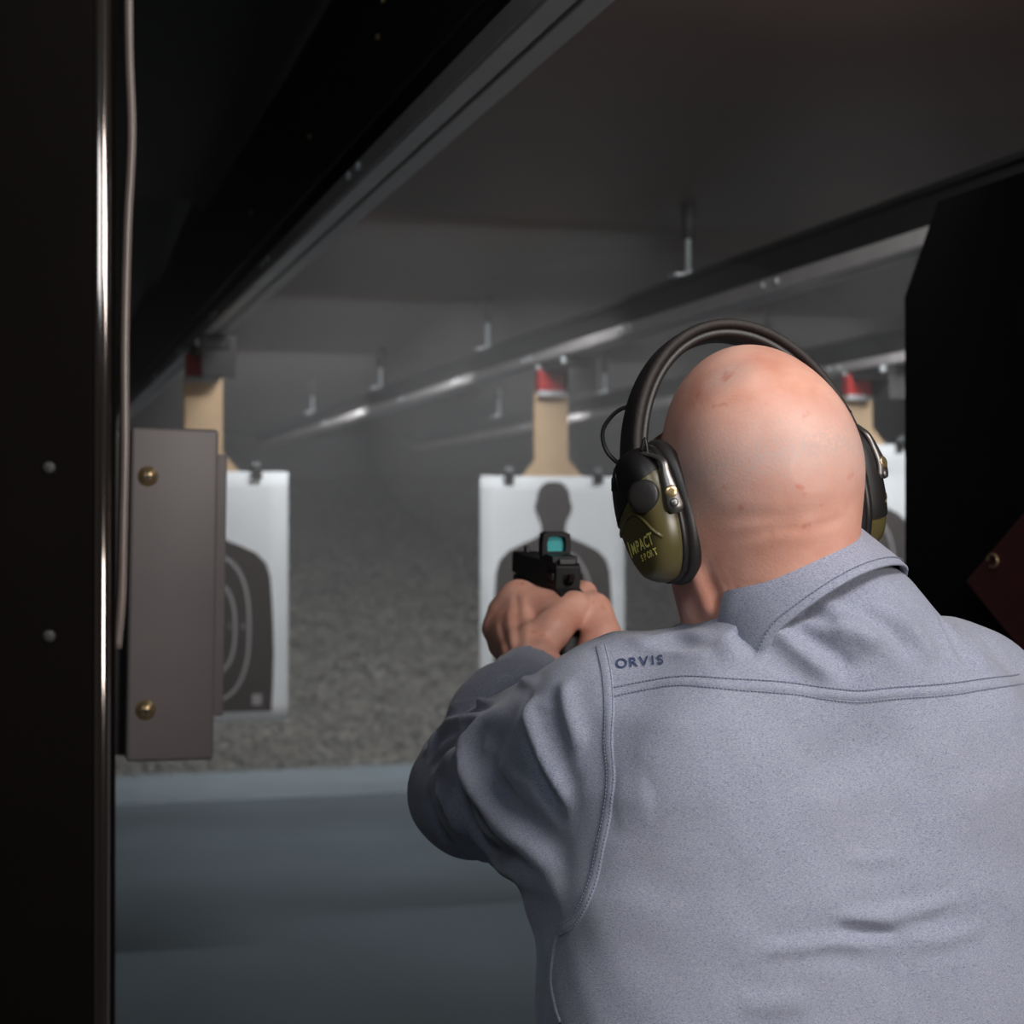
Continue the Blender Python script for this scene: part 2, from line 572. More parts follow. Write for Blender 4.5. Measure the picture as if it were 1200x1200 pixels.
# loose rubber crumbs on the slope
CV, CF = [], []
for k in range(5200):
    x = random.uniform(XL + .1, XR - .3)
    tt = random.random() ** 1.5 * 3.05 - .05
    z = max(0, .42 * tt * (1.15 - tt / 20)) + .006
    s = random.uniform(.010, .036)
    c = Vector((x, 11.0 + tt, z + random.uniform(0, .03)))
    R = Matrix.Rotation(random.uniform(0, 6.28), 3, Vector((random.random() - .5, random.random() - .5, random.random() - .5)).normalized())
    o = len(CV)
    for d in ((1, 0, 0), (-1, 0, 0), (0, .7, 0), (0, -.7, 0), (0, 0, .6), (0, 0, -.6)):
        CV.append(c + R @ (Vector(d) * s))
    CF += [(o + a, o + b, o + cc) for a, b, cc in ((0, 2, 4), (2, 1, 4), (1, 3, 4), (3, 0, 4), (2, 0, 5), (1, 2, 5), (3, 1, 5), (0, 3, 5))]
T(mesh_obj('rubber_crumbs', CV, CF, M_crumb, berm), 'loose rubber crumbs', None, None, 'stuff')

# ------------------------------------------------------------------ target rails
ZR = 2.235          # underside of the rails
RAILX = [.665, 2.05, 3.42]
rail_txt = ['grey slotted target rail above the shooter, running downrange', 'target rail with a bright lower edge over the middle target', 'target rail over the target beside the black partition']
for i, x in enumerate(RAILX):
    y0, y1 = 1.7, 14.6
    t = empty('target_rail', (x, y0, ZR), rail_txt[i], 'rail', 'target rails')
    for s in (-1, 1):          # the two lower flanges with the slot between
        box('flange', (x + s * .022 - .018, y0, ZR), (x + s * .022 + .018, y1, ZR + .012), M_alu, t, .002)
        box('side_plate', (x + s * .041 - .0025, y0, ZR + .004), (x + s * .041 + .0025, y1, ZR + .042), M_alu, t, .001)
    box('web', (x - .012, y0, ZR + .012), (x + .012, y1, ZR + .125), M_dark, t)
    box('top_flange', (x - .034, y0, ZR + .125), (x + .034, y1, ZR + .14), M_dark, t, .002)
    yy = 3.1
    k = 0
    while yy < 14.4:           # splice bolts along the side
        for dy in (0, .09):
            V, F = lathe((x - .046, yy + dy, ZR + .024), (-1, 0, 0), [(0, .009), (.006, .009), (.008, .006)], 8)
            mesh_obj('bolt', V, F, M_zinc, t, True)
        yy += 1.15
        k += 1
    # joints in the aluminium
    # hangers
    for hy in (5.0, 7.35, 9.65, 11.95):
        zt = ZR + .14
        h = empty('rail_hanger', (x, hy, zt), 'hanger rod with plate, ' + {5.0: 'first', 7.35: 'second', 9.65: 'third', 11.95: 'fourth'}[hy] +
                  ' from the firing line on the ' + ['rail above the shooter', 'middle rail', 'rail over the partition'][i], 'hanger', 'rail hangers')
        box('plate', (x - .055, hy - .03, zt), (x + .055, hy + .03, zt + .008), M_zinc, h, .001)
        V, F = lathe((x, hy, zt + .008), (0, 0, 1), [(0, .016), (.012, .016), (.013, .0085), (.12, .0085)], 10)
        mesh_obj('rod', V, F, M_zinc, h, True)
        V, F = lathe((x, hy, zt + .12), (0, 0, 1), [(0, .02), (.115, .02)], 12)
        mesh_obj('sleeve_tube', V, F, M_plate, h, True)
# the black deflector plate beside the first rail
dp = empty('deflector_plate', (.64, 1.7, 2.3), 'black steel deflector plate along the rail above the shooter', 'deflector')
box('plate', (.597, 1.7, ZR + .06), (.605, 12.0, 2.60), M_ceil_b, dp)
for yy, zz in ((2.72, 2.50), (2.78, 2.47), (2.82, 2.42), (3.5, 2.40), (4.4, 2.4)):
    V, F = lathe((.597, yy, zz), (-1, 0, 0), [(0, .006), (.005, .006), (.007, .003)], 8)
    mesh_obj('bolt', V, F, M_brass, dp, True)


# ------------------------------------------------------------------ targets
def rounded(fn, n=48):
    return [fn(2 * math.pi * k / n) for k in range(n)]


def superell(cx, cz, a, b, p, n=56):
    out = []
    for k in range(n):
        t = 2 * math.pi * k / n
        c, s = math.cos(t), math.sin(t)
        out.append((cx + a * math.copysign(abs(c) ** (2 / p), c), cz + b * math.copysign(abs(s) ** (2 / p), s)))
    return out


HALF = [(0, .175), (.03, .172), (.052, .155), (.068, .125), (.071, .09), (.079, .07), (.079, .045), (.068, .018), (.055, -.012), (.05, -.04),
        (.055, -.065), (.085, -.09), (.135, -.112), (.19, -.142), (.228, -.185), (.243, -.24), (.249, -.33), (.253, -.42), (.257, -.55), (.253, -.70), (.248, -.82)]


def target(x, y, ztop, lane, rot, neck, labels):
    """paper target on a cardboard hanger, hung from its carrier"""
    def P(a, b, d):           # a across, b up from the paper's top edge, d depth
        return Vector((x + a, y + d, ztop + b))
    tc = empty('cardboard_backer', (x, y, ztop - .95), labels[0], 'backer', 'cardboard backers')
    w, nw = .30, .066
    poly = [(-nw, neck), (nw, neck), (nw, .07), (.135, -.01), (.26, -.02), (.26, -.87), (-.26, -.87), (-.26, -.02), (-.135, -.01), (-nw, .07)]
    V, F = prism(poly, P, .010, .016)
    mesh_obj('board', V, F, M_card, tc)
    box('edge_strip', (x - nw - .006, y + .0165, ztop + .0), (x - nw + .008, y + .032, ztop + neck - .005), M_cardedge, tc, .002)
    tp = empty('paper_target', (x, y, ztop - .9), labels[1], 'paper target', 'paper targets')
    n = 14
    V, F = [], []
    for j in range(n + 1):
        for i in range(9):
            a, b = -.3 + .6 * i / 8, -.9 * j / n
            V.append(P(a, b, -.002 - .002 * math.sin(b * 9 + a * 3) * abs(b) - .0015 * math.sin(a * 11) * (.1 + abs(b))))
    for j in range(n):
        for i in range(8):
            q = j * 9 + i
            F.append((q, q + 9, q + 10, q + 1))
    sheet = mesh_obj('sheet', V, F, M_paper, tp, True)
    so = sheet.modifiers.new('thick', 'SOLIDIFY')
    so.thickness = .0006
    zc = -.185
    body = [(a, b + zc) for a, b in HALF] + [(-a, b + zc) for a, b in reversed(HALF[1:])]
    body = [(a * .97, max(b * .86 - .012, -.862)) for a, b in body]
    V, F = prism(body, P, -.0063, -.0058)
    sil = mesh_obj('silhouette_print', V, F, M_ink, tp)
    for a, b, p in ((.165, .27, 2.6), (.115, .18, 2.5), (.066, .1, 2.3)):
        o = superell(0, -.56, a, b, p)
        i_ = superell(0, -.56, a - .011, b - .011, p)
        m = len(o)
        V = [P(q[0], q[1], -.0067) for q in o + i_]
        F = [(k, (k + 1) % m, (k + 1) % m + m, k + m) for k in range(m)]
        r = mesh_obj('score_ring', V, F, M_ring, sil)
    # scoring digits and the corner box
    for a, dgt in ((.14, '8'), (.09, '9'), (-.14, '8'), (-.09, '9'), (0, 'X')):
        text_flat('score_number', dgt, .028, lambda u, v, aa=a: P(aa + u - .008, -.565 + v, -.0070), M_ring, sil)
    V, F = prism([(.17, -.80), (.205, -.80), (.205, -.84), (.17, -.84)], P, -.0073, -.0070)
    mesh_obj('corner_mark', V, F, M_ring, sil)
    for s in (-1, 1):
        cl = empty('binder_clip', P(s * .185, 0, 0), labels[2] + (' on its left' if s < 0 else ' on its right'), 'clip', 'binder clips')
        V, F = prism([(-.02, -.025), (.02, -.025), (.016, .012), (-.016, .012)], lambda a, b, d: P(a + s * .185, b, d), -.02, .018)
        mesh_obj('jaw', V, F, M_clip, cl)
        tube('wire_handle', [P(s * .185 - .010, .010, -.010), P(s * .185 - .008, .032, -.012), P(s * .185 + .008, .032, -.012), P(s * .185 + .010, .010, -.010)], .0022, M_zinc, cl, 6)


def text_flat(name, body, size, fn, m, parent, bold=0.0, res=3):
    cu = bpy.data.curves.new('t', 'FONT')
    cu.body = body
    cu.size = size
    cu.resolution_u = res
    cu.offset = bold
    o = bpy.data.objects.new('t', cu)
    COL.objects.link(o)
    dg = bpy.context.evaluated_depsgraph_get()
    dg.update()
    me = bpy.data.meshes.new_from_object(o.evaluated_get(dg))
    V = [fn(v.co.x, v.co.y) for v in me.vertices]
    F = [tuple(p.vertices) for p in me.polygons]
    bpy.data.objects.remove(o)
    bpy.data.curves.remove(cu)
    bpy.data.meshes.remove(me)
    return mesh_obj(name, V, F, m, parent)


def carrier(i, x, y, zbot, label):
    """trolley on the rail, tapered bracket, red clamp with white jaw"""
    t = empty('target_carrier', (x, y, zbot), label, 'carrier', 'target carriers')
    box('trolley', (x - .05, y - .34, ZR - .045), (x + .05, y + .06, ZR - .002), M_dark, t, .004)
    for dy in (-.30, .02):
        for s in (-1, 1):
            V, F = lathe((x + s * .050, y + dy, ZR - .02), (s, 0, 0), [(0, .014), (.010, .014), (.012, .010)], 12)
            mesh_obj('wheel', V, F, M_zinc, t, True)
    V, F = prism([(-.32, ZR - .045), (.05, ZR - .045), (.05, zbot + .02), (-.06, zbot + .01), (-.12, zbot + .06)],
                 lambda a, b, d: Vector((x + d, y + a, b)), .046, .054)
    mesh_obj('side_bracket', V, F, M_dark, t)
    V, F = prism([(-.05, ZR - .045), (.06, ZR - .045), (.054, zbot + .085), (-.05, zbot + .085)], lambda a, b, d: Vector((x + a, y + d, b)), -.012, -.004)
    mesh_obj('back_plate', V, F, M_dark, t)
    box('front_plate', (x - .045, y - .335, ZR - .14), (x + .07, y - .327, ZR - .002), M_plate, t, .002)
    box('clamp_block', (x - .066, y - .03, zbot + .022), (x + .045, y + .03, zbot + .105), M_red, t, .004)
    box('clamp_jaw', (x - .068, y - .034, zbot), (x + .05, y - .0, zbot + .022), M_white, t, .003)
    return t


TG = [  # lane x, y, paper top, neck top, labels
    (.667, 6.16, 1.785, .335, 'target carrier under the rail above the shooter, half hidden by the grey box',
     ('tan cardboard backer behind the paper target beside the grey box', 'white paper silhouette target beside the grey control box', 'binder clip holding the paper beside the grey box,')),
    (2.065, 6.44, 1.785, .335, 'dark target carrier with red clamp above the middle target',
     ('tan cardboard backer of the middle target, seen behind the pistol', 'white paper silhouette target behind the pistol', 'binder clip holding the paper behind the pistol,')),
    (3.40, 6.42, 1.93, .20, 'dark target carrier with red clamp next to the black partition',
     ('tan cardboard backer of the target beside the black partition', 'white paper silhouette target between the head and the black partition', 'binder clip holding the paper beside the black partition,')),
]
for i, (x, y, zt, neck, cl, lb) in enumerate(TG):
    target(x, y, zt, i, 0, neck, lb)
    carrier(i, x, y, zt + neck - .02, cl)

# ------------------------------------------------------------------ stall: post, cable, control box, partition
# near end of the left stall divider
px_d = 1.02
E = at(112, 600, px_d)
pe = empty('stall_divider', (E.x - .1, E.y, 0), 'black lacquered end of the stall divider at the edge of the picture', 'stall divider')
box('panel', (E.x - .30, E.y, 0), (E.x, E.y + .05, 2.75), M_post, pe, .004, 3, True)
V, F = sweep([(E.x + .0055, E.y + .02, 0), (E.x + .0055, E.y + .02, 2.75)], circ(.0075, 20, .016))
mesh_obj('edge_trim', V, F, M_post, pe, True)
V, F = sweep([(E.x + .0035, E.y + .004, .0), (E.x + .0035, E.y + .004, 2.75)], circ(.0055, 20, .0055))
mesh_obj('metal_edge', V, F, M_trim, pe, True)
for py in (549, 745):
    c = at(57, py, px_d)
    V, F = lathe((c.x, E.y + .001, c.z), (0, -1, 0), [(0, .0042), (.0015, .004), (.0022, .0025)], 12)
    mesh_obj('screw', V, F, M_gunp, pe, True)
cab = catmull([at(150, -60, 1.10), at(151, 60, 1.10), at(154, 160, 1.10), at(149, 270, 1.10), at(146, 400, 1.10), at(146, 520, 1.10), at(144, 620, 1.10), at(142, 700, 1.10), at(137, 760, 1.10)], 60)
T(tube('hanging_cable', [Vector(p) for p in cab], .0032, M_cable, None, 10), 'thin grey cable hanging beside the black stall divider', 'cable')

# far leaf of that divider and the control box fixed to it
DB = 2.55
c0, c1 = at(148, 500, DB), at(254, 893, DB)
T(box('wall_divider', (c0.x - .32, 2.62, 0), (c0.x - .022, 2.66, 2.6), M_ceil_b, None, .004), 'black stall divider panel carrying the grey control box', 'divider', None, 'structure')
cb = empty('control_box', (c0.x, c0.y, c1.z), 'grey lane control box with two brass screws on the stall divider', 'control box')
tilt = Matrix.Translation(Vector((c0.x, c0.y, c1.z))) @ Matrix.Rotation(math.radians(.9), 4, 'Y') @ Matrix.Translation(-Vector((c0.x, c0.y, c1.z)))
wx = c1.x - c0.x
wx = at(254, 700, DB).x - at(148, 700, DB).x
box('case', (c0.x, c0.y, c1.z), (c0.x + wx, c0.y + .06, c0.z), M_case, cb, .006, 3, True, tilt)
box('mounting_plate', (c0.x + .03, c0.y + .064, c1.z + .06), (c0.x + wx + .021, c0.y + .075, c0.z - .035), M_case, cb, .002, 2, False, tilt)
box('bracket_gap_shade', (c0.x - .05, c0.y + .052, c1.z + .004), (c0.x + .05, c0.y + .058, c0.z - .004), M_dark, cb)  # bracket run full height, its dark colour standing in for the gap's shadow
box('edge_shade', (c0.x + wx - .004, c0.y + .045, c1.z + .01), (c0.x + wx + .0012, c0.y + .05, c0.z - .01), M_dark, cb, 0, 2, False, tilt)  # dark strip painting the shade along the case's right edge
for px, py in ((174, 558), (171, 833)):
    c = at(px, py, DB - .003)
    V, F = lathe((c.x, c0.y + .002, c.z), (0, -1, 0), [(0, .0155), (.002, .0155), (.003, .0125), (.007, .0115), (.0105, .008), (.012, .003)], 20)
    sc_ = mesh_obj('screw', V, F, M_brass, cb, True)
    for a in (0, 1):
        dx, dz = (.007, .0012) if a else (.0012, .007)
        box('slot', (c.x - dx, c0.y - .0118, c.z - dz), (c.x + dx, c0.y - .009, c.z + dz), M_dark, sc_)

# right divider, chamfered at its top corner
XP = 1.48
V, F = prism([(.9, 0), (2.63, 0), (2.63, 1.99), (2.52, 2.135), (.9, 2.135)], lambda a, b, d: Vector((d, a, b)), XP, XP + .035)
rp = mesh_obj('stall_partition', V, F, M_part)
T(rp, 'tall black stall partition with a clipped top corner', 'partition')
md = empty('vinyl_pad', (XP - .02, 2.2, 1.30), 'dark maroon vinyl pad with a brass clip hung on the black partition', 'pad')
R45 = [(2.405, 1.507), (2.225, 1.627), (2.02, 1.50), (2.20, 1.375)]
cen = (2.21, 1.50)
V, F = prism(R45, lambda a, b, d: Vector((XP - .022 + d, a, b)), 0, .020)
pm = mesh_obj('pad_body', V, F, M_maroon, md)
bv = pm.modifiers.new('b', 'BEVEL')
bv.width = .006
bv.segments = 3
cc = at(1163, 657, 2.62)
kk = ray(1163, 657)
tt = (XP - .024 - CAM.x) / kk.x
cc = CAM + kk * tt
ring = [cc + Vector((0, .014 * math.cos(a), .010 * math.sin(a))) for a in np.linspace(0, 5.2, 20)]
tube('brass_clip', ring, .0018, M_brass, md, 8)

# ------------------------------------------------------------------ distance-field modelling for the figure
class Field:
    def __init__(self, lo, hi, h):
        self.lo = np.array(lo, float)
        self.h = h
        self.n = np.ceil((np.array(hi) - self.lo) / h).astype(int) + 1
        self.F = np.full(self.n, .08, np.float32)
        self.ax = [self.lo[i] + h * np.arange(self.n[i]) for i in range(3)]

    def block(self, blo, bhi, pad):
        sl = []
        for i in range(3):
            a = max(int((blo[i] - pad - self.lo[i]) / self.h), 0)
            b = min(int((bhi[i] + pad - self.lo[i]) / self.h) + 2, self.n[i])
            if b <= a:
                return None
            sl.append(slice(a, b))
        X = self.ax[0][sl[0]][:, None, None].astype(np.float32)
        Y = self.ax[1][sl[1]][None, :, None].astype(np.float32)
        Z = self.ax[2][sl[2]][None, None, :].astype(np.float32)
        return tuple(sl), X, Y, Z

    def put(self, sl, d, k, sub=False):
        a = self.F[sl]
        if sub:
            d = -d
            hh = np.maximum(k - np.abs(a - d), 0) / max(k, 1e-6)
            self.F[sl] = np.maximum(a, d) + hh * hh * k * .25
        else:
            hh = np.maximum(k - np.abs(a - d), 0) / max(k, 1e-6)
            self.F[sl] = np.minimum(a, d) - hh * hh * k * .25

    def cone(self, a, b, r1, r2, k=.01, sub=False, flat=None):
        """round cone; flat=(dir, s): squash across dir by s"""
        a, b = np.array(a, float), np.array(b, float)
        r = max(r1, r2)
        bl = self.block(np.minimum(a, b) - r, np.maximum(a, b) + r, k + 3 * self.h)
        if bl is None:
            return
        sl, X, Y, Z = bl
        ab = b - a
        L = max(float(ab @ ab), 1e-9)
        t = np.clip(((X - a[0]) * ab[0] + (Y - a[1]) * ab[1] + (Z - a[2]) * ab[2]) / L, 0, 1)
        dx, dy, dz = X - a[0] - t * ab[0], Y - a[1] - t * ab[1], Z - a[2] - t * ab[2]
        if flat is not None:
            n, s = np.array(flat[0], float), flat[1]
            n /= np.linalg.norm(n)
            q = dx * n[0] + dy * n[1] + dz * n[2]
            e = (1 / s - 1) * q
            dx, dy, dz = dx + e * n[0], dy + e * n[1], dz + e * n[2]
        d = np.sqrt(dx * dx + dy * dy + dz * dz) - (r1 + (r2 - r1) * t)
        if flat is not None:
            d = d * flat[1] ** .5
        self.put(sl, d, k, sub)

    def chain(self, pts, rads, k=.006, flat=None):
        for i in range(len(pts) - 1):
            self.cone(pts[i], pts[i + 1], rads[i], rads[i + 1], k, False, flat)

    def ell(self, c, r, R=None, k=.01, sub=False):
        c, r = np.array(c, float), np.array(r, float)
        m = r.max()
        bl = self.block(c - m, c + m, k + 3 * self.h)
        if bl is None:
            return
        sl, X, Y, Z = bl
        dx, dy, dz = X - c[0], Y - c[1], Z - c[2]
        if R is not None:
            R = np.array(R, float)
            q = [R[0, i] * dx + R[1, i] * dy + R[2, i] * dz for i in range(3)]
        else:
            q = [dx, dy, dz]
        k0 = np.sqrt((q[0] / r[0]) ** 2 + (q[1] / r[1]) ** 2 + (q[2] / r[2]) ** 2)
        k1 = np.sqrt((q[0] / r[0] ** 2) ** 2 + (q[1] / r[1] ** 2) ** 2 + (q[2] / r[2] ** 2) ** 2) + 1e-6
        self.put(sl, k0 * (k0 - 1) / k1, k, sub)

    def stack(self, secs, p=2.3, k=.02):
        """secs: rows (z, cx, cy, rx, ry) from low to high, a loft of superellipses"""
        S = np.array(secs, float)
        lo = [(S[:, 1] - S[:, 3]).min(), (S[:, 2] - S[:, 4]).min(), S[0, 0]]
        hi = [(S[:, 1] + S[:, 3]).max(), (S[:, 2] + S[:, 4]).max(), S[-1, 0]]
        sl, X, Y, Z = self.block(lo, hi, .05)
        zz = np.clip(Z, S[0, 0], S[-1, 0])
        cx, cy, rx, ry = (np.interp(zz, S[:, 0], S[:, i]) for i in (1, 2, 3, 4))
        q = (np.abs((X - cx) / rx) ** p + np.abs((Y - cy) / ry) ** p) ** (1 / p)
        d = (q - 1) * np.minimum(rx, ry)
        d = np.maximum(d, np.abs(Z - (S[0, 0] + S[-1, 0]) / 2) - (S[-1, 0] - S[0, 0]) / 2)
        self.put(sl, d.astype(np.float32), k)

    def mesh(self, smooth=2):
        F = self.F
        s = F < 0
        n = np.array(F.shape) - 1
        cnt = np.zeros(n, np.int8)
        offs = [(i, j, k) for i in (0, 1) for j in (0, 1) for k in (0, 1)]
        sub = lambda A, o: A[o[0]:o[0] + n[0], o[1]:o[1] + n[1], o[2]:o[2] + n[2]]
        for o in offs:
            cnt += sub(s, o)
        act = (cnt > 0) & (cnt < 8)
        idx = np.argwhere(act)
        vid = np.full(n, -1, np.int32)
        vid[act] = np.arange(len(idx))
        c = np.stack([F[idx[:, 0] + o[0], idx[:, 1] + o[1], idx[:, 2] + o[2]] for o in offs], 1)
        pos = np.zeros((len(idx), 3))
        w = np.zeros(len(idx))
        O = np.array(offs, float)
        for a in range(8):
            for b in range(a + 1, 8):
                if np.abs(O[a] - O[b]).sum() == 1:
                    m = (c[:, a] < 0) != (c[:, b] < 0)
                    t = c[m, a] / (c[m, a] - c[m, b])
                    pos[m] += O[a] + (O[b] - O[a]) * t[:, None]
                    w[m] += 1
        V = self.lo + (idx + pos / w[:, None]) * self.h
        Q = []
        for ax in range(3):
            u, v = (ax + 1) % 3, (ax + 2) % 3
            a = [slice(0, None)] * 3
            b = [slice(0, None)] * 3
            a[ax] = slice(0, -1)
            b[ax] = slice(1, None)
            A, B = s[tuple(a)], s[tuple(b)]
            e = np.argwhere(A != B)
            ok = (e[:, u] > 0) & (e[:, v] > 0) & (e[:, u] < n[u]) & (e[:, v] < n[v])
            e = e[ok]
            ins = A[tuple(e.T)]
            q = []
            for du, dv in ((-1, -1), (0, -1), (0, 0), (-1, 0)):
                f = e.copy()
                f[:, u] += du
                f[:, v] += dv
                q.append(vid[tuple(f.T)])
            q = np.stack(q, 1)
            q[~ins] = q[~ins][:, ::-1]
            Q.append(q)
        Q = np.concatenate(Q)
        Q = Q[(Q >= 0).all(1)]
        return relax(V, Q, smooth), Q


def edges_of(Q):
    return np.concatenate([Q[:, [0, 1]], Q[:, [1, 2]], Q[:, [2, 3]], Q[:, [3, 0]]])


def relax(V, Q, it, lam=.5):
    E = edges_of(Q)
    a = np.concatenate([E[:, 0], E[:, 1]])
    b = np.concatenate([E[:, 1], E[:, 0]])
    cnt = np.bincount(a, minlength=len(V))[:, None].clip(1)
    for k in range(it):
        for l in (lam, -lam * .96 if it > 2 else 0):
            m = np.stack([np.bincount(a, V[b, i], len(V)) for i in range(3)], 1) / cnt
            V = V + l * (m - V)
    return V


def normals(V, Q):
    n = np.cross(V[Q[:, 2]] - V[Q[:, 0]], V[Q[:, 3]] - V[Q[:, 1]])
    N = np.zeros_like(V)
    for j in range(4):
        for i in range(3):
            N[:, i] += np.bincount(Q[:, j], n[:, i], len(V))
    return N / (np.linalg.norm(N, axis=1, keepdims=True) + 1e-9)


class Skin:
    """a mesh with ray and stroke tools"""
    def __init__(self, V, Q):
        self.V, self.Q = V, Q
        self.retree()

    def retree(self):
        self.N = normals(self.V, self.Q)
        self.bvh = BVHTree.FromPolygons(self.V.tolist(), self.Q.tolist())

    def hit(self, px, py, off=0.0):
        p, n, i, d = self.bvh.ray_cast(CAM, ray(px, py))
        return None if p is None else p + n * off

    def near(self, p, off=0.0):
        q, n, i, d = self.bvh.find_nearest(Vector(p))
        return q + n * off, n

    def line(self, pts, n=40, off=0.0):
        """a curve lying on the surface, given by the points where the photo shows it"""
        out = []
        for q in catmull(pts, n):
            p = self.hit(q[0], q[1], off)
            if p is not None:
                out.append(p)
        return out

    def fold(self, pts, amp, width, n=36, taper=.25, side=0.0):
        L = np.array([tuple(p) for p in self.line(pts, n)])
        if len(L) < 3:
            return np.zeros(len(self.V))
        lo, hi = L.min(0) - 3 * width, L.max(0) + 3 * width
        ix = np.where(((self.V > lo) & (self.V < hi)).all(1))[0]
        P = self.V[ix]
        best = np.full(len(ix), 9.0)
        bt = np.zeros(len(ix))
        for i in range(len(L) - 1):
            a, ab = L[i], L[i + 1] - L[i]
            if np.linalg.norm(ab) > .05:
                continue
            t = np.clip(((P - a) @ ab) / (ab @ ab + 1e-12), 0, 1)
            d = np.linalg.norm(P - a - t[:, None] * ab, axis=1)
            m = d < best
            best[m] = d[m]
            bt[m] = (i + t[m]) / (len(L) - 1)
        e = np.clip(np.minimum(bt, 1 - bt) / taper, 0, 1)
        e = e * e * (3 - 2 * e)
        out = np.zeros(len(self.V))
        x = best / width
        out[ix] = amp * e * (np.exp(-x * x) - .35 * np.exp(-(x / 2.0 - 1.0) ** 2 * 3) * (x > .8))
        return out

    def apply(self, folds):
        d = np.zeros(len(self.V))
        for f in folds:
            d += self.fold(*f)
        self.V = self.V + self.N * d[:, None]
        self.retree()

    def ripple(self, amp, scale, seed=0, mask=None):
        p = self.V * scale
        d = np.sin(p[:, 0] * 1.7 + 2.1 * np.sin(p[:, 2] * 1.1 + seed)) * np.sin(p[:, 2] * 1.9 + 1.7 * np.sin(p[:, 1] * 1.3 + seed)) + \
            .5 * np.sin(p[:, 1] * 3.1 + 2 * np.sin(p[:, 0] * 2.3 + seed * 2)) * np.sin(p[:, 2] * 3.3 + p[:, 0])
        if mask is not None:
            d = d * mask
        self.V = self.V + self.N * (amp * d)[:, None]
        self.retree()


# ------------------------------------------------------------------ the shooter: joints (metres)
SH_L, SH_R = (.508, 1.415, 1.412), (.850, 1.40, 1.418)
EL_L, EL_R = (.451, 1.668, 1.328), (.90, 1.66, 1.29)
WR_L, WR_R = (.570, 1.842, 1.434), (.652, 1.842, 1.428)
NECK0, NECK1 = (.650, 1.362, 1.50), (.624, 1.362, 1.60)
HEAD = Vector((.617, 1.362, 1.664))
ROLL, NOD = math.radians(-8), math.radians(-8)
HR = (Matrix.Rotation(ROLL, 3, 'Y') @ Matrix.Rotation(NOD, 3, 'X'))


def hp(x, y, z):
    """head space (x right, y forward, z up from the skull centre) to world"""
    return HEAD + HR @ Vector((x, y, z))


HRn = np.array(HR)


def build_body():
    f = Field((.37, 1.225, 1.20), (.97, 2.065, 1.775), .0025)
    # skull, occiput, jaw, face
    f.ell(hp(0, 0, 0), (.0725, .094, .0905), HRn, .01)
    f.ell(hp(0, -.030, -.018), (.068, .070, .074), HRn, .03)
    f.ell(hp(0, .035, -.045), (.068, .065, .085), HRn, .03)
    f.cone(hp(-.046, .03, -.10), hp(0, .085, -.125), .022, .02, .03)
    f.cone(hp(.046, .03, -.10), hp(0, .085, -.125), .022, .02, .03)
    f.cone(hp(0, .098, -.012), hp(0, .118, -.048), .008, .014, .012)          # nose
    f.cone(hp(-.05, .078, .018), hp(.05, .078, .018), .014, .014, .02)         # brow
    for s in (-1, 1):
        f.ell(hp(s * .032, .098, -.002), (.016, .012, .010), HRn, .008, True)   # eye sockets
        f.ell(hp(s * .032, .088, -.003), (.0125, .0125, .0125), HRn, .003)      # eyes
        f.ell(hp(s * .074, .006, -.043), (.009, .018, .030), HRn, .008)        # ears
        f.ell(hp(s * .04, .075, -.045), (.022, .02, .02), HRn, .02)           # cheeks
    f.cone(hp(-.020, .104, -.078), hp(.020, .104, -.078), .006, .006, .008)
    f.cone(hp(-.018, .101, -.090), hp(.018, .101, -.090), .0065, .0065, .008)
    f.cone(hp(-.025, .112, -.084), hp(.025, .112, -.084), .0022, .0022, .004, True)
    # neck
    f.cone(NECK0, NECK1, .061, .061, .035)
    f.cone((.646, 1.345, 1.51), hp(0, -.036, -.035), .054, .058, .05)
    f.cone((.645, 1.40, 1.50), hp(0, .03, -.08), .05, .05, .03)
    f.cone((.612, 1.405, 1.44), hp(-.050, .0, -.06), .022, .020, .045)             # neck muscle
    # chest under the shirt, arms
    f.stack([(1.22, .665, 1.36, .17, .105), (1.38, .665, 1.38, .16, .10), (1.47, .66, 1.375, .11, .075)], 2.3, .03)
    for sh, el, wr in ((SH_L, EL_L, WR_L), (SH_R, EL_R, WR_R)):
        f.cone((.66, 1.375, 1.44), sh, .06, .052, .03)
        f.cone(sh, el, .05, .04, .02)
        f.cone(el, wr, .040, .029, .02)
    hands(f)
    return f.mesh(3)


def vlerp(a, b, t):
    return tuple(a[i] + (b[i] - a[i]) * t for i in range(3))


# hands closed on the grip: each finger is a jointed chain
HAND_L = dict(
    index=[(.585, 1.958, 1.513), (.594, 1.998, 1.513), (.611, 2.014, 1.511), (.627, 2.010, 1.509)],
    middle=[(.568, 1.968, 1.494), (.586, 2.006, 1.487), (.616, 2.008, 1.484), (.644, 1.988, 1.482)],
    ring=[(.560, 1.966, 1.473), (.580, 2.000, 1.465), (.612, 2.000, 1.462), (.642, 1.978, 1.460)],
    little=[(.564, 1.952, 1.453), (.584, 1.982, 1.446), (.612, 1.984, 1.442), (.638, 1.964, 1.440)],
    thumb=[(.600, 1.872, 1.478), (.634, 1.890, 1.503), (.6510, 1.926, 1.512), (.6505, 1.956, 1.517)])
RAD = dict(index=(.0125, .0100, .0088, .0076), middle=(.0130, .0104, .0090, .0078), ring=(.0125, .0098, .0086, .0074),
           little=(.0112, .0088, .0078, .0068), thumb=(.017, .0135, .0112, .009))
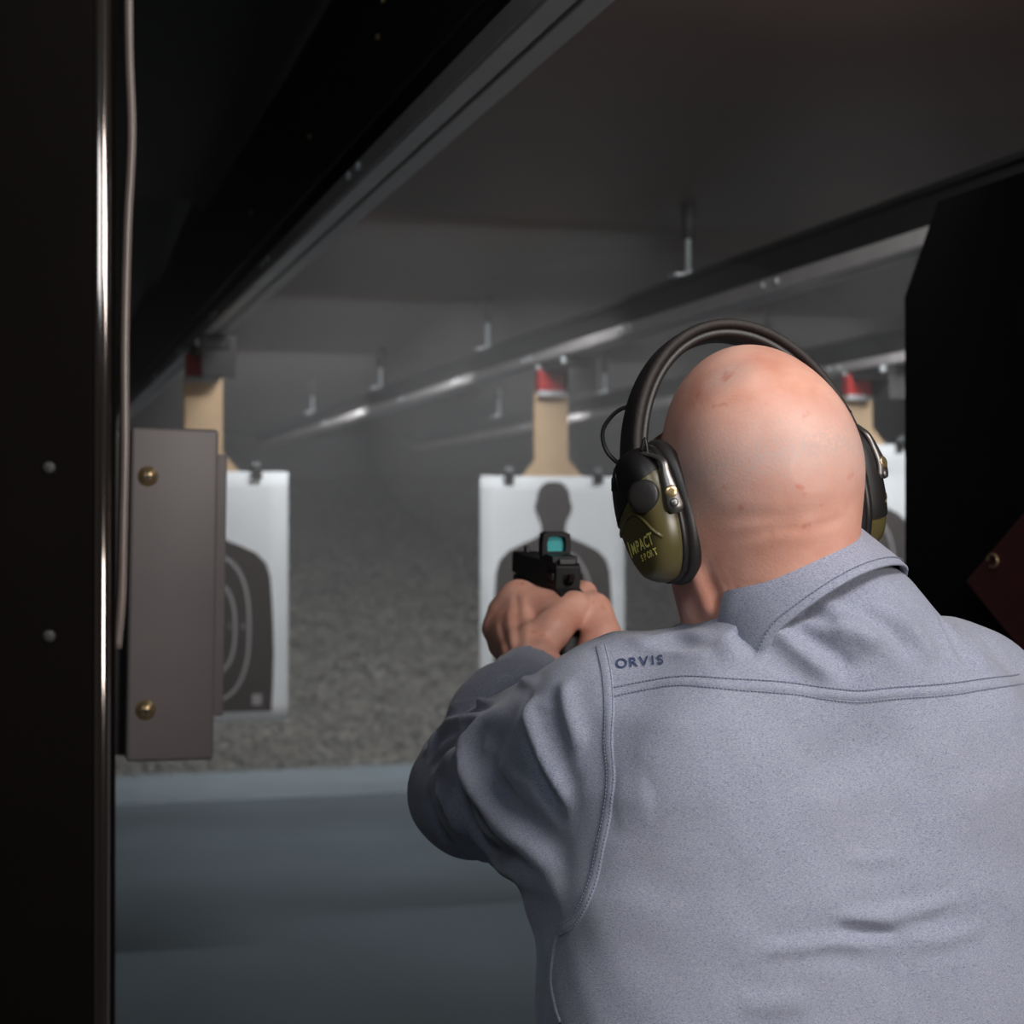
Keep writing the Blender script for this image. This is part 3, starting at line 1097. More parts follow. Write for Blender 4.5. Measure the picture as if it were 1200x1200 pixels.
HAND_R = dict(
    index=[(.668, 1.958, 1.490), (.652, 2.014, 1.494), (.604, 2.026, 1.496), (.576, 2.004, 1.496)],
    middle=[(.672, 1.951, 1.470), (.652, 2.010, 1.472), (.602, 2.020, 1.473), (.566, 1.994, 1.474)],
    ring=[(.670, 1.940, 1.450), (.650, 2.000, 1.450), (.600, 2.008, 1.450), (.560, 1.980, 1.452)],
    little=[(.662, 1.926, 1.431), (.648, 1.984, 1.430), (.604, 1.992, 1.428), (.566, 1.968, 1.432)],
    thumb=[(.660, 1.872, 1.470), (.662, 1.900, 1.500), (.6605, 1.932, 1.517), (.657, 1.962, 1.526)])


def hands(f):
    for H, W, s in ((HAND_L, WR_L, -1), (HAND_R, WR_R, 1)):
        el = EL_L if s < 0 else EL_R
        fa = vlerp(W, el, .32)
        f.cone(W, fa, .026, .032, .012, False, ((.75 * -s, .6, -.2), .85))
        W2 = vlerp(W, H['middle'][0], .22)
        for nm in ('index', 'middle', 'ring', 'little'):
            m = H[nm][0]
            q = vlerp(W2, m, .15)
            f.cone(q, m, .021, RAD[nm][0] + .0025, .016)
            f.chain(H[nm], RAD[nm], .0045)
            f.ell(H[nm][0], (RAD[nm][0] + .0035,) * 3, None, .010)
        f.cone(W2, W, .024, .026, .015)
        # heel and ball of the thumb
        th = H['thumb']
        f.cone(W2, th[0], .024, .020, .016)
        f.cone(th[0], th[1], .020, .0150, .012)
        f.chain(th[1:], RAD['thumb'][1:], .006)
        for q in (.0, .25, .5, .75):                                           # web between thumb and forefinger
            f.cone(vlerp(th[1], th[0], q * .8), vlerp(H['index'][0], H['middle'][0], q * .6), .0125, .013, .014)
        f.ell(th[2], (.0125,) * 3, None, .004)


bV, bQ = build_body()
head_skin = Skin(bV, bQ)
head_skin.apply([
    # nape rolls and neck cords
    ([(838, 612), (880, 606), (930, 607), (990, 590)], -.0006, .006),
    ([(845, 636), (900, 622), (950, 618), (1002, 604)], -.0006, .005),
    ([(806, 650), (822, 690), (836, 730)], .0030, .008),
    ([(822, 660), (838, 700), (846, 724)], -.0014, .006),
    ([(792, 672), (806, 702), (822, 734)], -.0014, .007),
    ([(611, 690), (616, 720), (618, 745), (612, 770)], .0010, .0045),       # tendons on the back of the hand
    ([(603, 690), (606, 720), (606, 760)], -.0010, .004),
    ([(594, 712), (598, 735), (603, 765)], .0012, .004),
    ([(584, 722), (590, 748), (598, 770)], -.0014, .004),
    ([(640, 712), (630, 735), (622, 760)], -.0008, .007),
])
P_V, P_Q = head_skin.V, head_skin.Q
person = empty('person', (.66, 1.36, 0), 'bald person in a blue-grey shirt aiming a pistol, seen from behind', 'person')
me = bpy.data.meshes.new('body')
me.from_pydata(P_V.tolist(), [], P_Q.tolist())
body = link_mesh('body', me, M_skin, person, True)
at_s = me.attributes.new('stubble', 'FLOAT', 'POINT')
L = (P_V - np.array(HEAD)) @ HRn
stb = np.clip(1 - np.abs(L[:, 2] + .02) / .055, 0, 1) * np.clip((-L[:, 1] + .02) / .05, 0, 1)
stb += .9 * np.clip(1 - np.linalg.norm((L - np.array((-.035, -.06, .055))) / np.array((.03, .03, .022)), axis=1), 0, 1)
at_s.data.foreach_set('value', np.clip(stb * 1.6, 0, 1.6).astype(np.float32))

# finger nails on the thumbs
def nail(H, nm, nrm, parent):
    a, b = Vector(H[nm][2]), Vector(H[nm][3])
    t = (b - a).normalized()
    n = Vector(nrm)
    n = (n - t * n.dot(t)).normalized()
    u = t.cross(n)
    V, F = [], []
    for i in range(5):
        for j in range(5):
            x, y = (j - 2) / 2, i / 4
            w = .0062 * (1 - .25 * max(0, y - .6))
            V.append(b + t * (-.004 + .012 * y) + u * (x * w) + n * (.0092 - .0022 * x * x - .0012 * y))
    for i in range(4):
        for j in range(4):
            q = i * 5 + j
            F.append((q, q + 1, q + 6, q + 5))
    return mesh_obj('thumbnail', V, F, M_nail, parent, True)


M_nail = mat('nail', srgb(222, 170, 152), .3, var=.03, vscale=60)
nail(HAND_L, 'thumb', (.9, -.2, .5), person)
nail(HAND_R, 'thumb', (.6, -.3, .8), person)


# ------------------------------------------------------------------ shirt
CC = Vector((.650, 1.362, 1.532))         # centre and tilt of the collar
CR = Matrix.Rotation(math.radians(-28), 3, 'Y') @ Matrix.Rotation(math.radians(-30), 3, 'X')
CA = CR @ Vector((0, 0, 1))
def build_shirt():
    f = Field((.28, 1.10, .90), (1.06, 1.96, 1.60), .0042)
    f.stack([(.93, .655, 1.350, .215, .135), (1.05, .655, 1.350, .225, .142), (1.18, .657, 1.355, .230, .147), (1.30, .660, 1.368, .226, .148), (1.38, .662, 1.378, .215, .140),
             (1.44, .662, 1.382, .190, .120), (1.485, .660, 1.380, .130, .092)], 2.5, .02)
    f.cone((.655, 1.362, 1.458), (.535, 1.400, 1.420), .078, .066, .05)
    f.cone((.665, 1.362, 1.462), (.815, 1.390, 1.436), .080, .070, .05)
    f.cone((.66, 1.36, 1.44), (.655, 1.365, 1.47), .088, .076, .04)
    f.ell((.670, 1.348, 1.480), (.112, .094, .078), np.array(Matrix.Rotation(math.radians(-20), 3, 'Y')), .035)
    f.ell((.670, 1.345, 1.505), (.084, .092, .062), np.array(Matrix.Rotation(math.radians(-18), 3, 'Y')), .03)
    # shoulder blades
    f.ell((.575, 1.300, 1.39), (.075, .05, .09), None, .05)
    f.ell((.765, 1.295, 1.40), (.080, .05, .09), None, .05)
    # sleeves
    for sh, el, wr, s in ((SH_L, EL_L, WR_L, -1), (SH_R, EL_R, WR_R, 1)):
        f.cone(sh, vlerp(sh, el, .5), .073, .076, .05)
        f.cone(vlerp(sh, el, .0), el, .072, .058, .03)
        f.cone((sh[0] + .01 * s, sh[1] + .02, sh[2] - .088), vlerp(sh, el, .75), .070, .060, .05)
        cuff = vlerp(wr, el, .13)
        f.cone(el, vlerp(el, wr, .55), .062, .061, .03)
        f.cone(vlerp(el, wr, .5), cuff, .061, .043, .02)
        # open the cuff
        d = np.array(wr) - np.array(el)
        d /= np.linalg.norm(d)
        c = np.array(cuff)
        f.cone(tuple(c + d * .012), tuple(c + d * .09), .033, .045, .003, True)
        f.cone(tuple(c + d * .0), tuple(c + d * .05), .0335, .0335, .003, True)
    return f.mesh(3)


sV, sQ = build_shirt()
shirt = Skin(sV, sQ)

shirt.apply([
    # sleeve: long ridges from the bend of the elbow to the armhole
    ([(603, 833), (567, 845), (545, 882), (557, 920), (593, 968), (645, 1015), (668, 1036)], .0095, .011),
    ([(612, 862), (580, 880), (578, 915), (612, 962), (655, 1000)], -.0055, .016),
    ([(632, 812), (620, 838), (633, 882), (658, 930), (676, 956)], .0065, .0085),
    ([(614, 842), (624, 880), (646, 925), (668, 958)], -.004, .008),
    ([(664, 790), (660, 820), (672, 860), (690, 880)], .004, .009),
    ([(648, 800), (652, 840), (668, 880)], -.003, .008),
    ([(497, 890), (520, 860), (548, 842), (575, 833)], .0085, .0065),
    ([(492, 868), (515, 840), (545, 826), (585, 822)], .0068, .006),
    ([(503, 905), (528, 872), (560, 850)], -.0062, .006),
    ([(497, 880), (520, 850), (560, 835)], -.0050, .005),
    ([(510, 920), (530, 945), (545, 985)], .008, .008),
    ([(500, 925), (512, 960), (527, 990)], -.008, .008),
    ([(530, 905), (540, 940), (565, 985), (605, 1015)], -.0060, .009),
    ([(545, 990), (590, 1018), (640, 1040), (665, 1052)], .004, .010),
    ([(575, 795), (600, 790), (632, 806)], .0025, .005),
    # the gathers along the armhole
    ([(716, 925), (740, 930), (765, 922)], .0016, .013),
    ([(716, 960), (745, 950), (770, 948)], .0014, .013),
    # shoulder folds towards the collar
    ([(925, 712), (955, 718), (985, 733)], -.0075, .0070),
    ([(862, 734), (872, 748), (890, 772)], -.0055, .0075),
    ([(880, 722), (915, 742), (950, 770), (985, 796)], .0062, .009),
    ([(915, 735), (950, 750), (985, 775), (1010, 797)], -.0050, .009),
    ([(955, 722), (1000, 738), (1035, 760)], .0050, .009),
    ([(1000, 712), (1040, 735), (1075, 775)], -.0042, .008),
    ([(1040, 705), (1075, 740), (1100, 780)], .0040, .009),
    ([(1098, 718), (1120, 750), (1142, 792)], -.0036, .006),
    ([(1114, 718), (1140, 755), (1160, 790)], .0034, .006),
    ([(1130, 722), (1155, 750), (1180, 785)], -.0022, .005),
    ([(735, 745), (760, 752), (800, 744), (838, 748)], .0035, .007),
    ([(770, 762), (810, 756), (850, 766)], -.0022, .008),
    # creases in the small of the back
    ([(975, 1074), (1020, 1075), (1070, 1068), (1140, 1050)], .0034, .0055),
    ([(975, 1089), (1015, 1090), (1060, 1097)], -.0036, .0045),
    ([(880, 1115), (930, 1110), (985, 1106), (1035, 1114)], .0030, .0055),
    ([(985, 1004), (1025, 1008), (1060, 1002)], .0012, .005),
    ([(1060, 1105), (1110, 1100), (1160, 1084)], .0018, .006),
    ([(860, 1172), (900, 1178), (960, 1170)], .0022, .009),
    ([(1052, 1120), (1056, 1160), (1054, 1198)], .0014, .004),
])
shirt.ripple(.0011, 26, 1.0)
me = bpy.data.meshes.new('shirt')
me.from_pydata(shirt.V.tolist(), [], shirt.Q.tolist())
shirt_o = link_mesh('shirt', me, M_shirt, person, True)
shirt_o['label'] = 'blue-grey chambray shirt'


def surf_strip(name, pts, width, lift, m, n=70, parent=None, sub=5):
    """a flat band of cloth sewn on to the shirt along a line seen in the photo"""
    L = [Vector(p) for p in shirt.line(pts, n)]
    V, F = [], []
    for i, p in enumerate(L):
        t = (L[min(i + 1, len(L) - 1)] - L[max(i - 1, 0)]).normalized()
        q, nn = shirt.near(p)
        w = nn.cross(t).normalized()
        for j in range(sub):
            x = (j / (sub - 1) - .5) * width
            q, n2 = shirt.near(p + w * x)
            V.append(q + n2 * (lift if 0 < j < sub - 1 else -.0006))
    for i in range(len(L) - 1):
        for j in range(sub - 1):
            a = i * sub + j
            F.append((a, a + 1, a + sub + 1, a + sub))
    return mesh_obj(name, V, F, m, parent, True)


def stitches(name, pts, off_w, parent, m, step=.0030, r=.00042, lift=.0012):
    L = [Vector(p) for p in shirt.line(pts, 160)]
    d = [0]
    for a, b in zip(L, L[1:]):
        d.append(d[-1] + (b - a).length)
    tot = d[-1]
    P = np.array([tuple(p) for p in L])
    parts = []
    x = 0
    while x + step * .72 < tot:
        e = []
        for y in (x, x + step * .36, x + step * .72):
            p = Vector([np.interp(y, d, P[:, i]) for i in range(3)])
            p2 = Vector([np.interp(min(y + .003, tot), d, P[:, i]) for i in range(3)])
            p0 = Vector([np.interp(max(y - .003, 0), d, P[:, i]) for i in range(3)])
            q, nn = shirt.near(p)
            w = nn.cross((p2 - p0).normalized()).normalized()
            q, nn = shirt.near(p + w * off_w)
            e.append(q + nn * lift)
        parts.append(sweep(e, circ(r, 5)))
        x += step
    V, F = merge(parts)
    o = mesh_obj(name, V, F, m, parent, True)
    o['kind'] = 'stuff'
    return o


ARMHOLE = [(704, 757), (711, 790), (714, 830), (713, 870), (716, 910), (712, 950), (704, 990), (694, 1035), (676, 1075), (655, 1092)]
YOKE = [(716, 812), (760, 803), (800, 798), (860, 802), (920, 806), (965, 812), (1005, 816), (1050, 812), (1110, 808), (1160, 801), (1198, 796)]
sm = surf_strip('armhole_seam', ARMHOLE, .0115, .0013, M_shirt, 80, shirt_o)
stitches('armhole_stitching', ARMHOLE, .0036, shirt_o, M_stitch)
stitches('armhole_stitching', ARMHOLE, -.0036, shirt_o, M_stitch)
sy_ = surf_strip('yoke_seam', YOKE, .0095, .0011, M_shirt, 90, shirt_o)
stitches('yoke_stitching', YOKE, .0048, shirt_o, M_stitch, .0030, .0005, .0008)
stitches('yoke_stitching', YOKE, -.0048, shirt_o, M_stitch, .0030, .0005, .0008)
SIDE = [(652, 1094), (647, 1120), (645, 1150), (650, 1180), (656, 1199)]
surf_strip('side_seam', SIDE, .008, .001, M_shirt, 40, shirt_o)

# embroidered lettering on the yoke
def on_shirt(u, v):
    a = math.radians(-5.5)
    x, y = u, -v
    p = shirt.hit(722 + x * math.cos(a) - y * math.sin(a), 784 + x * math.sin(a) + y * math.cos(a), .0011)
    return p if p is not None else Vector((.6, 1.3, 1.48))


ux = 0
for ch, w in (('O', 15.5), ('R', 13), ('V', 13.5), ('I', 7), ('S', 12)):
    text_flat('embroidered_letter', ch, 15.5, lambda u, v, o=ux: on_shirt(u * 1.12 + o, v), M_thread, shirt_o, .25, 6)
    ux += w

# ------------------------------------------------------------------ collar: stand and turned-down leaf round the neck



def collar_pt(th, r, z, ex=1.0):
    # th = 0 at the nape, growing to either side
    if th < -.55:
        z -= .040 * min(1.0, (-th - .55) / .8) ** 1.4
    return CC + CR @ Vector((math.sin(th) * r, -math.cos(th) * r * 1.06 * ex, z))


def band_mesh(rows, th0, th1, n):
    V, F = [], []
    m = len(rows)
    for i in range(n + 1):
        th = th0 + (th1 - th0) * i / n
        for r, z in rows:
            wob = .0012 * math.sin(th * 5 + 1)
            V.append(collar_pt(th, r + wob, z))
    for i in range(n):
        for j in range(m - 1):
            a = i * m + j
            F.append((a, a + 1, a + m + 1, a + m))
    return V, F


V, F = band_mesh([(.090, -.030), (.0865, -.010), (.0825, .012), (.0805, .0245), (.0812, .0275), (.0835, .0285), (.0858, .0265), (.0885, .012), (.0925, -.006), (.0975, -.028), (.0990, -.0395), (.0975, -.0410), (.094, -.034)],
                 -2.5, 2.5, 110)
collar = mesh_obj('collar', V, F, M_shirt, shirt_o, True)
parts = []
for r_, z_ in ((.0982, -.0330),):
    n = 150
    for i in range(n):
        th = -2.4 + 4.8 * i / n
        e = [collar_pt(th + q, r_ + .0008 + .0012 * math.sin((th + q) * 5 + 1), z_) for q in (0, .012, .023)]
        parts.append(sweep(e, circ(.00042, 5)))
V, F = merge(parts)
o = mesh_obj('collar_stitching', V, F, M_stitch, shirt_o, True)
o['kind'] = 'stuff'

# cuffs
for sd, (el, wr) in enumerate(((EL_L, WR_L), (EL_R, WR_R))):
    c = Vector(vlerp(wr, el, .13))
    d = (Vector(wr) - Vector(el)).normalized()
    u, v = frame_from(d)
    V, F = [], []
    rows = [(-.045, .0455), (-.03, .0455), (-.012, .0448), (.002, .0440), (.0045, .0425), (.003, .0408), (-.02, .040)]
    n = 40
    for i in range(n):
        a = 2 * math.pi * i / n
        for h, r in rows:
            rr = r * (1 + .03 * math.sin(3 * a + sd))
            V.append(c + d * h + u * (rr * math.cos(a)) + v * (rr * math.sin(a)))
    m = len(rows)
    for i in range(n):
        for j in range(m - 1):
            F.append((i * m + j, i * m + j + 1, ((i + 1) % n) * m + j + 1, ((i + 1) % n) * m + j))
    mesh_obj('cuff', V, F, M_shirt, shirt_o, True)

# trousers and shoes, below the picture
f = Field((.40, 1.15, .03), (.95, 1.60, 1.02), .009)
f.stack([(.86, .655, 1.35, .18, .12), (.99, .655, 1.35, .19, .125)], 2.4, .03)
for s, fy in ((-1, .03), (1, -.05)):
    f.cone((.655 + s * .09, 1.35, .86), (.655 + s * .115, 1.36 + fy, .48), .095, .072, .03)
    f.cone((.655 + s * .115, 1.36 + fy, .48), (.655 + s * .13, 1.34 + fy, .09), .072, .056, .02)
tV, tQ = f.mesh(3)
me = bpy.data.meshes.new('trousers')
me.from_pydata(tV.tolist(), [], tQ.tolist())
link_mesh('trousers', me, M_trouser, person, True)
for s, fy in ((-1, .03), (1, -.05)):
    f = Field((.655 + s * .13 - .08, 1.22 + fy, -.01), (.655 + s * .13 + .08, 1.58 + fy, .16), .006)
    cx = .655 + s * .13
    f.cone((cx, 1.31 + fy, .045), (cx, 1.47 + fy, .038), .042, .042, .02)
    f.cone((cx, 1.33 + fy, .05), (cx, 1.34 + fy, .11), .045, .042, .02)
    f.F = np.maximum(f.F, (.002 - f.ax[2])[None, None, :].astype(np.float32))
    tV, tQ = f.mesh(2)
    me = bpy.data.meshes.new('shoe')
    me.from_pydata(tV.tolist(), [], tQ.tolist())
    link_mesh('shoe', me, M_shoe, person, True)

# ------------------------------------------------------------------ ear muffs
muff = empty('ear_muffs', hp(0, 0, 0), 'olive and black electronic ear muffs on the bald head', 'ear muffs')


def cup_frame(s):
    """origin on the side of the head, w outward, u forward, v up"""
    o = hp(-.0765, .006, -.043) if s < 0 else hp(.0680, .010, -.043)
    w = HR @ Vector((s * 1.0, -.16 if s < 0 else .06, -.05 if s < 0 else -.02)).normalized()
    v = HR @ Vector((0, .06, 1))
    v = (v - w * v.dot(w)).normalized()
    u = v.cross(w) * (1 if s < 0 else -1)
    if u.y < 0:
        u = -u
    return o, u, v, w


def outline(t):
    """D-shaped cup outline, unit size: (forward, up)"""
    c, s = math.cos(t), math.sin(t)
    p = 2.5
    a, b = math.copysign(abs(c) ** (2 / p), c), math.copysign(abs(s) ** (2 / p), s)
    k = 1 - .16 * max(0, -b) ** 1.5 - .06 * max(0, b)
    return a * k + .05 * (1 - abs(b)), b


def cup_loft(s, prof, n=72, cap=True):
    o, u, v, w = cup_frame(s)
    V, F = [], []
    for h, ku, kv, dv in prof:
        for i in range(n):
            a, b = outline(2 * math.pi * i / n)
            V.append(o + w * h + u * (a * .039 * ku) + v * (b * .0590 * kv + dv))
    m = len(prof)
    for j in range(m - 1):
        for i in range(n):
            k = (i + 1) % n
            q = (j * n + i, j * n + k, (j + 1) * n + k, (j + 1) * n + i)
            F.append(q if s > 0 else q[::-1])
    if cap:
        V.append(sum((Vector(V[(m - 1) * n + i]) for i in range(n)), Vector()) / n)
        for i in range(n):
            q = ((m - 1) * n + i, (m - 1) * n + (i + 1) % n, m * n)
            F.append(q if s > 0 else q[::-1])
    return V, F


SHELL = [(.0185, .95, .955, 0), (.0205, .985, .985, 0), (.0245, .985, .985, 0), (.0305, .955, .965, 0), (.0355, .90, .925, 0), (.0395, .81, .865, -.001),
         (.0420, .70, .78, -.001), (.0430, .5, .55, -.001), (.0434, .25, .3, -.001)]
for s in (-1, 1):
    o, u, v, w = cup_frame(s)
    L = lambda a, b, h: o + u * a + v * b + w * h
    V, F = cup_loft(s, [(-.004, .82, .86, 0), (-.001, .95, .96, 0), (.004, 1.07, 1.05, 0), (.009, 1.10, 1.07, 0), (.013, 1.07, 1.05, 0), (.0155, .98, .98, 0)])
    mesh_obj('cushion', V, F, M_cush, muff, True)
    V, F = cup_loft(s, [(.0150, .99, .99, 0), (.0160, 1.03, 1.02, 0), (.0205, 1.02, 1.015, 0), (.0215, .98, .98, 0)])
    mesh_obj('back_plate', V, F, M_blackp, muff, True)
    V, F = cup_loft(s, SHELL)
    me = bpy.data.meshes.new('shell')
    me.from_pydata([tuple(p) for p in V], [], F)
    shell = link_mesh('shell', me, M_olive, muff, True)
    tree = BVHTree.FromPolygons([tuple(p) for p in V], F)

    def on(a, b, lift=0.0, h=.08):
        q, nn, i, d = tree.ray_cast(L(a, b, h), -w)
        return L(a, b, .045) if q is None else q + w * lift

    # raised brow across the shell
    pts = [on(a, .004 - 30 * (a + .0) ** 2 * (1 if a < 0 else .5), .0004) for a in np.linspace(-.030, .030, 24)]
    vv, ff = sweep(pts, circ(.0015, 8))
    mesh_obj('ridge', vv, ff, M_olive, muff, True)
    # black upper cover, clipped from a slightly larger copy of the shell
    V2, F2 = cup_loft(s, [(h + .0010, ku * 1.016, kv * 1.012, dv) for h, ku, kv, dv in SHELL[1:]], cap=True)
    bm = bmesh.new()
    vs_ = [bm.verts.new(p) for p in V2]
    for q in F2:
        bm.faces.new([vs_[i] for i in q])
    if s > 0:
        bmesh.ops.bisect_plane(bm, geom=bm.verts[:] + bm.edges[:] + bm.faces[:], plane_co=L(-.022, -.030, .03), plane_no=(v * .75 - u * .6).normalized(), clear_inner=True)
    else:
      bmesh.ops.bisect_plane(bm, geom=bm.verts[:] + bm.edges[:] + bm.faces[:], plane_co=L(0, .016, 0), plane_no=(v * .92 + u * .45).normalized(), clear_inner=True)
      bmesh.ops.bisect_plane(bm, geom=bm.verts[:] + bm.edges[:] + bm.faces[:], plane_co=L(-.035, 0, 0), plane_no=-u + w * .1, clear_outer=True)
    bm_obj('upper_cover', bm, M_blackp, muff, True)
    # microphone, volume knob
    mc = on(-.020 if s < 0 else .004, .014, -.006)
    nrm = (w * .8 - u * .55 + v * .12).normalized()
    vv, ff = lathe(mc, nrm, [(0, .0145), (.0065, .0145), (.008, .0132), (.0088, .010), (.0092, .006), (.0094, .001)], 28)
    mesh_obj('microphone', vv, ff, M_cush, muff, True)
    vv, ff = lathe(L(.034, .010, .024), (u + w * .3), [(0, .007), (.006, .007), (.0072, .005)], 14)
    mesh_obj('volume_knob', vv, ff, M_blackp, muff, True)
    # vertical ribs on the upper cover
    for a in (.010, .016, .022):
        vv, ff = sweep([on(a, .030, .0012), on(a, .040, .0012), on(a, .048, .0008)], circ(.0011, 6))
        mesh_obj('rib', vv, ff, M_blackp, muff, True)
    # pivot bracket at the rear: tapering arm, boss with screw and lower eye
    R = [(-.0375, .040, .0240), (-.0405, .026, .0250), (-.0425, .010, .0255), (-.0418, -.007, .0250)]
    if s > 0:
        R = [(-.030, .040, .0330), (-.032, .026, .0370), (-.033, .010, .0400), (-.032, -.002, .0390)]
    arm = catmull([L(*q) for q in [(-.018, .052, .030)] + R], 26)
    nrm = (-u * .9 + w * .45).normalized()
    side = nrm.cross(v).normalized()
    V3, F3 = [], []
    for i, p in enumerate(arm):
        t = i / 25
        hw = .0034 + .0052 * max(0, (t - .35) / .65) ** 1.3
        if t > .88:
            hw *= max(.35, math.sqrt(max(0, 1 - ((t - .88) / .13) ** 2)))
        p = Vector(p)
        for a, b in ((-hw, 0), (-hw * .8, .0022), (hw * .8, .0022), (hw, 0), (hw * .8, -.0015), (-hw * .8, -.0015)):
            V3.append(p + side * a + nrm * b)
    for i in range(25):
        for j in range(6):
            k = (j + 1) % 6
            F3.append((i * 6 + j, i * 6 + k, (i + 1) * 6 + k, (i + 1) * 6 + j))
    F3 += [tuple(range(5, -1, -1)), tuple(range(150, 156))]
    br = mesh_obj('pivot_arm', V3, F3, M_chrome, muff, True)
    vv, ff = lathe(L(*((-.0430, .0110, .0258) if s < 0 else (-.034, .012, .0410))), nrm, [(0, .0055), (.0012, .0055), (.0020, .0046), (.0022, .002)], 18)
    scw = mesh_obj('pivot_screw', vv, ff, M_brass, br, True)
    vv, ff = lathe(L(*((-.0430, .0015, .0258) if s < 0 else (-.034, .0015, .0400))), nrm, [(0, .0036), (.002, .0036), (.0028, .0024)], 12)
    mesh_obj('pivot_eye', vv, ff, M_chrome, br, True)
    if s < 0:
        # printed name on the outer face, in small capitals
        for ch, x0, sz, y0 in (('I', 0, .0165, -.0015), ('M', .0048, .0115, 0), ('P', .0130, .0115, 0), ('A', .0186, .0115, 0), ('C', .0252, .0115, 0), ('T', .0316, .0125, 0)):
            text_flat('printed_letter', ch, sz, lambda a, b, x=x0, y=y0: on(.0205 - (a * .82 + x) * 1.15, -.0285 + b * 1.18 + y + .06 * x, .0004), M_yellow, shell, .00025, 4)
        for k, ch in enumerate('SPORT'):
            text_flat('printed_letter', ch, .0072, lambda a, b, x=.0155 + k * .0046: on(.0205 - (a * .8 + x) * 1.15, -.0375 + b * 1.1 + .06 * x, .0004), M_yellow, shell, .0002, 3)

# headband: a padded strap over the crown with a stitched inner pad
tilt_f = math.radians(7)
band = []
for t in np.linspace(-1.0, 1.0, 71):
    a = t * math.radians(101)
    x = .104 * math.sin(a) * (1 + .05 * math.cos(a))
    z = .158 * math.cos(a) ** (1) if math.cos(a) > 0 else .10 * math.cos(a)
    z = z * (1.0 if math.cos(a) > 0 else 1.0)
    band.append(hp(x, .014 + math.sin(tilt_f) * z, -.045 + z))


def strap(name, wid, th, off, m, parent, lo=0, hi=71):
    V, F = [], []
    P = band[lo:hi]
    n = len(P)
    fdir = HR @ Vector((0, 1, -.0))
    prof = []
    for k in range(16):
        a = 2 * math.pi * k / 16
        c, s_ = math.cos(a), math.sin(a)
        prof.append((math.copysign(abs(c) ** .5, c) * wid / 2, math.copysign(abs(s_) ** .7, s_) * th / 2))
    for i, p in enumerate(P):
        t = (P[min(i + 1, n - 1)] - P[max(i - 1, 0)]).normalized()
        fd = (fdir - t * fdir.dot(t)).normalized()
        nn = fd.cross(t).normalized()
        if nn.dot(p - hp(0, .01, 0)) < 0:
            nn = -nn
        for a, b in prof:
            V.append(p + fd * a + nn * (b + off))
    for i in range(n - 1):
        for j in range(16):
            k = (j + 1) % 16
            F.append((i * 16 + j, (i + 1) * 16 + j, (i + 1) * 16 + k, i * 16 + k))
    F += [tuple(range(16)), tuple(range((n - 1) * 16, n * 16))[::-1]]
    return mesh_obj(name, V, F, m, parent, True)


hb = strap('headband', .040, .010, .004, M_band, muff)
strap('inner_pad', .032, .009, -.0035, M_cush, hb, 8, 63)
for s in (-1, 1):
    o, u, v, w = cup_frame(s)
    L = lambda a, b, h: o + u * a + v * b + w * h
    e = band[0] if s < 0 else band[-1]
    # grommet ring at the strap's rear corner and the wire that carries the cup
    g = e + HR @ Vector((s * .004, -.016, .006))
    th_ = [g + (HR @ Vector((s * .004 + .0015 * s * math.cos(a), .0062 * math.cos(a), .0085 * math.sin(a)))) for a in np.linspace(0, 2 * math.pi, 22)]
    V, F = sweep(th_, circ(.0016, 8))
    mesh_obj('grommet', V, F, M_chrome, muff, True)
    tube('yoke_wire', catmull([g, L(-.024, .058, .026), L(-.019, .053, .030)], 12), .0014, M_blackp, muff, 8)
    tube('yoke_wire', catmull([e + HR @ Vector((s * .002, .012, .01)), e + HR @ Vector((s * .006, .02, -.01)), L(.022, .050, .028)], 14), .0014, M_blackp, muff, 8)
    cw = catmull([at(742, 474, 1.500), at(722, 483, 1.505), at(707, 503, 1.508), at(709, 525, 1.508), at(722, 541, 1.503), at(735, 548, 1.495), at(729, 558, 1.492), at(733, 570, 1.488), at(742, 576, 1.480)], 60)
    if s < 0:
        tube('cord', [Vector(p) for p in cw], .0019, M_blackp, muff, 8)

# ------------------------------------------------------------------ pistol with reflex sight
GP = Vector((.6285, 1.902, 1.536))        # rear of the slide on the bore line
gun = empty('pistol', GP, 'black semi-automatic pistol with a reflex sight held in both hands', 'pistol')
GRX = Matrix.Rotation(math.radians(4.2), 3, 'X')
G = lambda x, y, z: GP + GRX @ Vector((x, y, z))


def gprism(name, poly, x0, x1, m, parent, bev=.0012):
    V, F = prism(poly, lambda a, b, d: G(d, a, b), x0, x1)
    o = mesh_obj(name, V, F, m, parent)
    if bev:
        bmod = o.modifiers.new('b', 'BEVEL')
        bmod.width = bev
        bmod.segments = 2
        bmod.limit_method = 'ANGLE'
    return o


slide = gprism('slide', [(0, -.014), (0, .013), (.004, .0165), (.055, .0165), (.066, .0150), (.10, .0145), (.150, .0145), (.158, .0160), (.178, .0155), (.182, .010), (.182, -.011), (.150, -.013)], -.0155, .0155, M_gun, gun)
for k in range(6):
    gprism('serration', [(.006 + k * .005, -.009), (.008 + k * .005, -.009), (.0085 + k * .005, .011), (.0065 + k * .005, .011)], -.0162, -.0154, M_gun, slide, 0)
V, F = lathe(G(0, .176, .001), GRX @ Vector((0, 1, 0)), [(0, .0080), (.026, .0080), (.0265, .0058), (.016, .005)], 18)
mesh_obj('barrel', V, F, M_gun, gun, True)
gprism('front_sight', [(.162, .0145), (.176, .0145), (.174, .0225), (.166, .0225)], -.0022, .0022, M_gun, gun, .0004)
gprism('recoil_guide', [(.178, -.0125), (.186, -.0125), (.186, -.022), (.178, -.022)], -.0055, .0055, M_gun, gun)
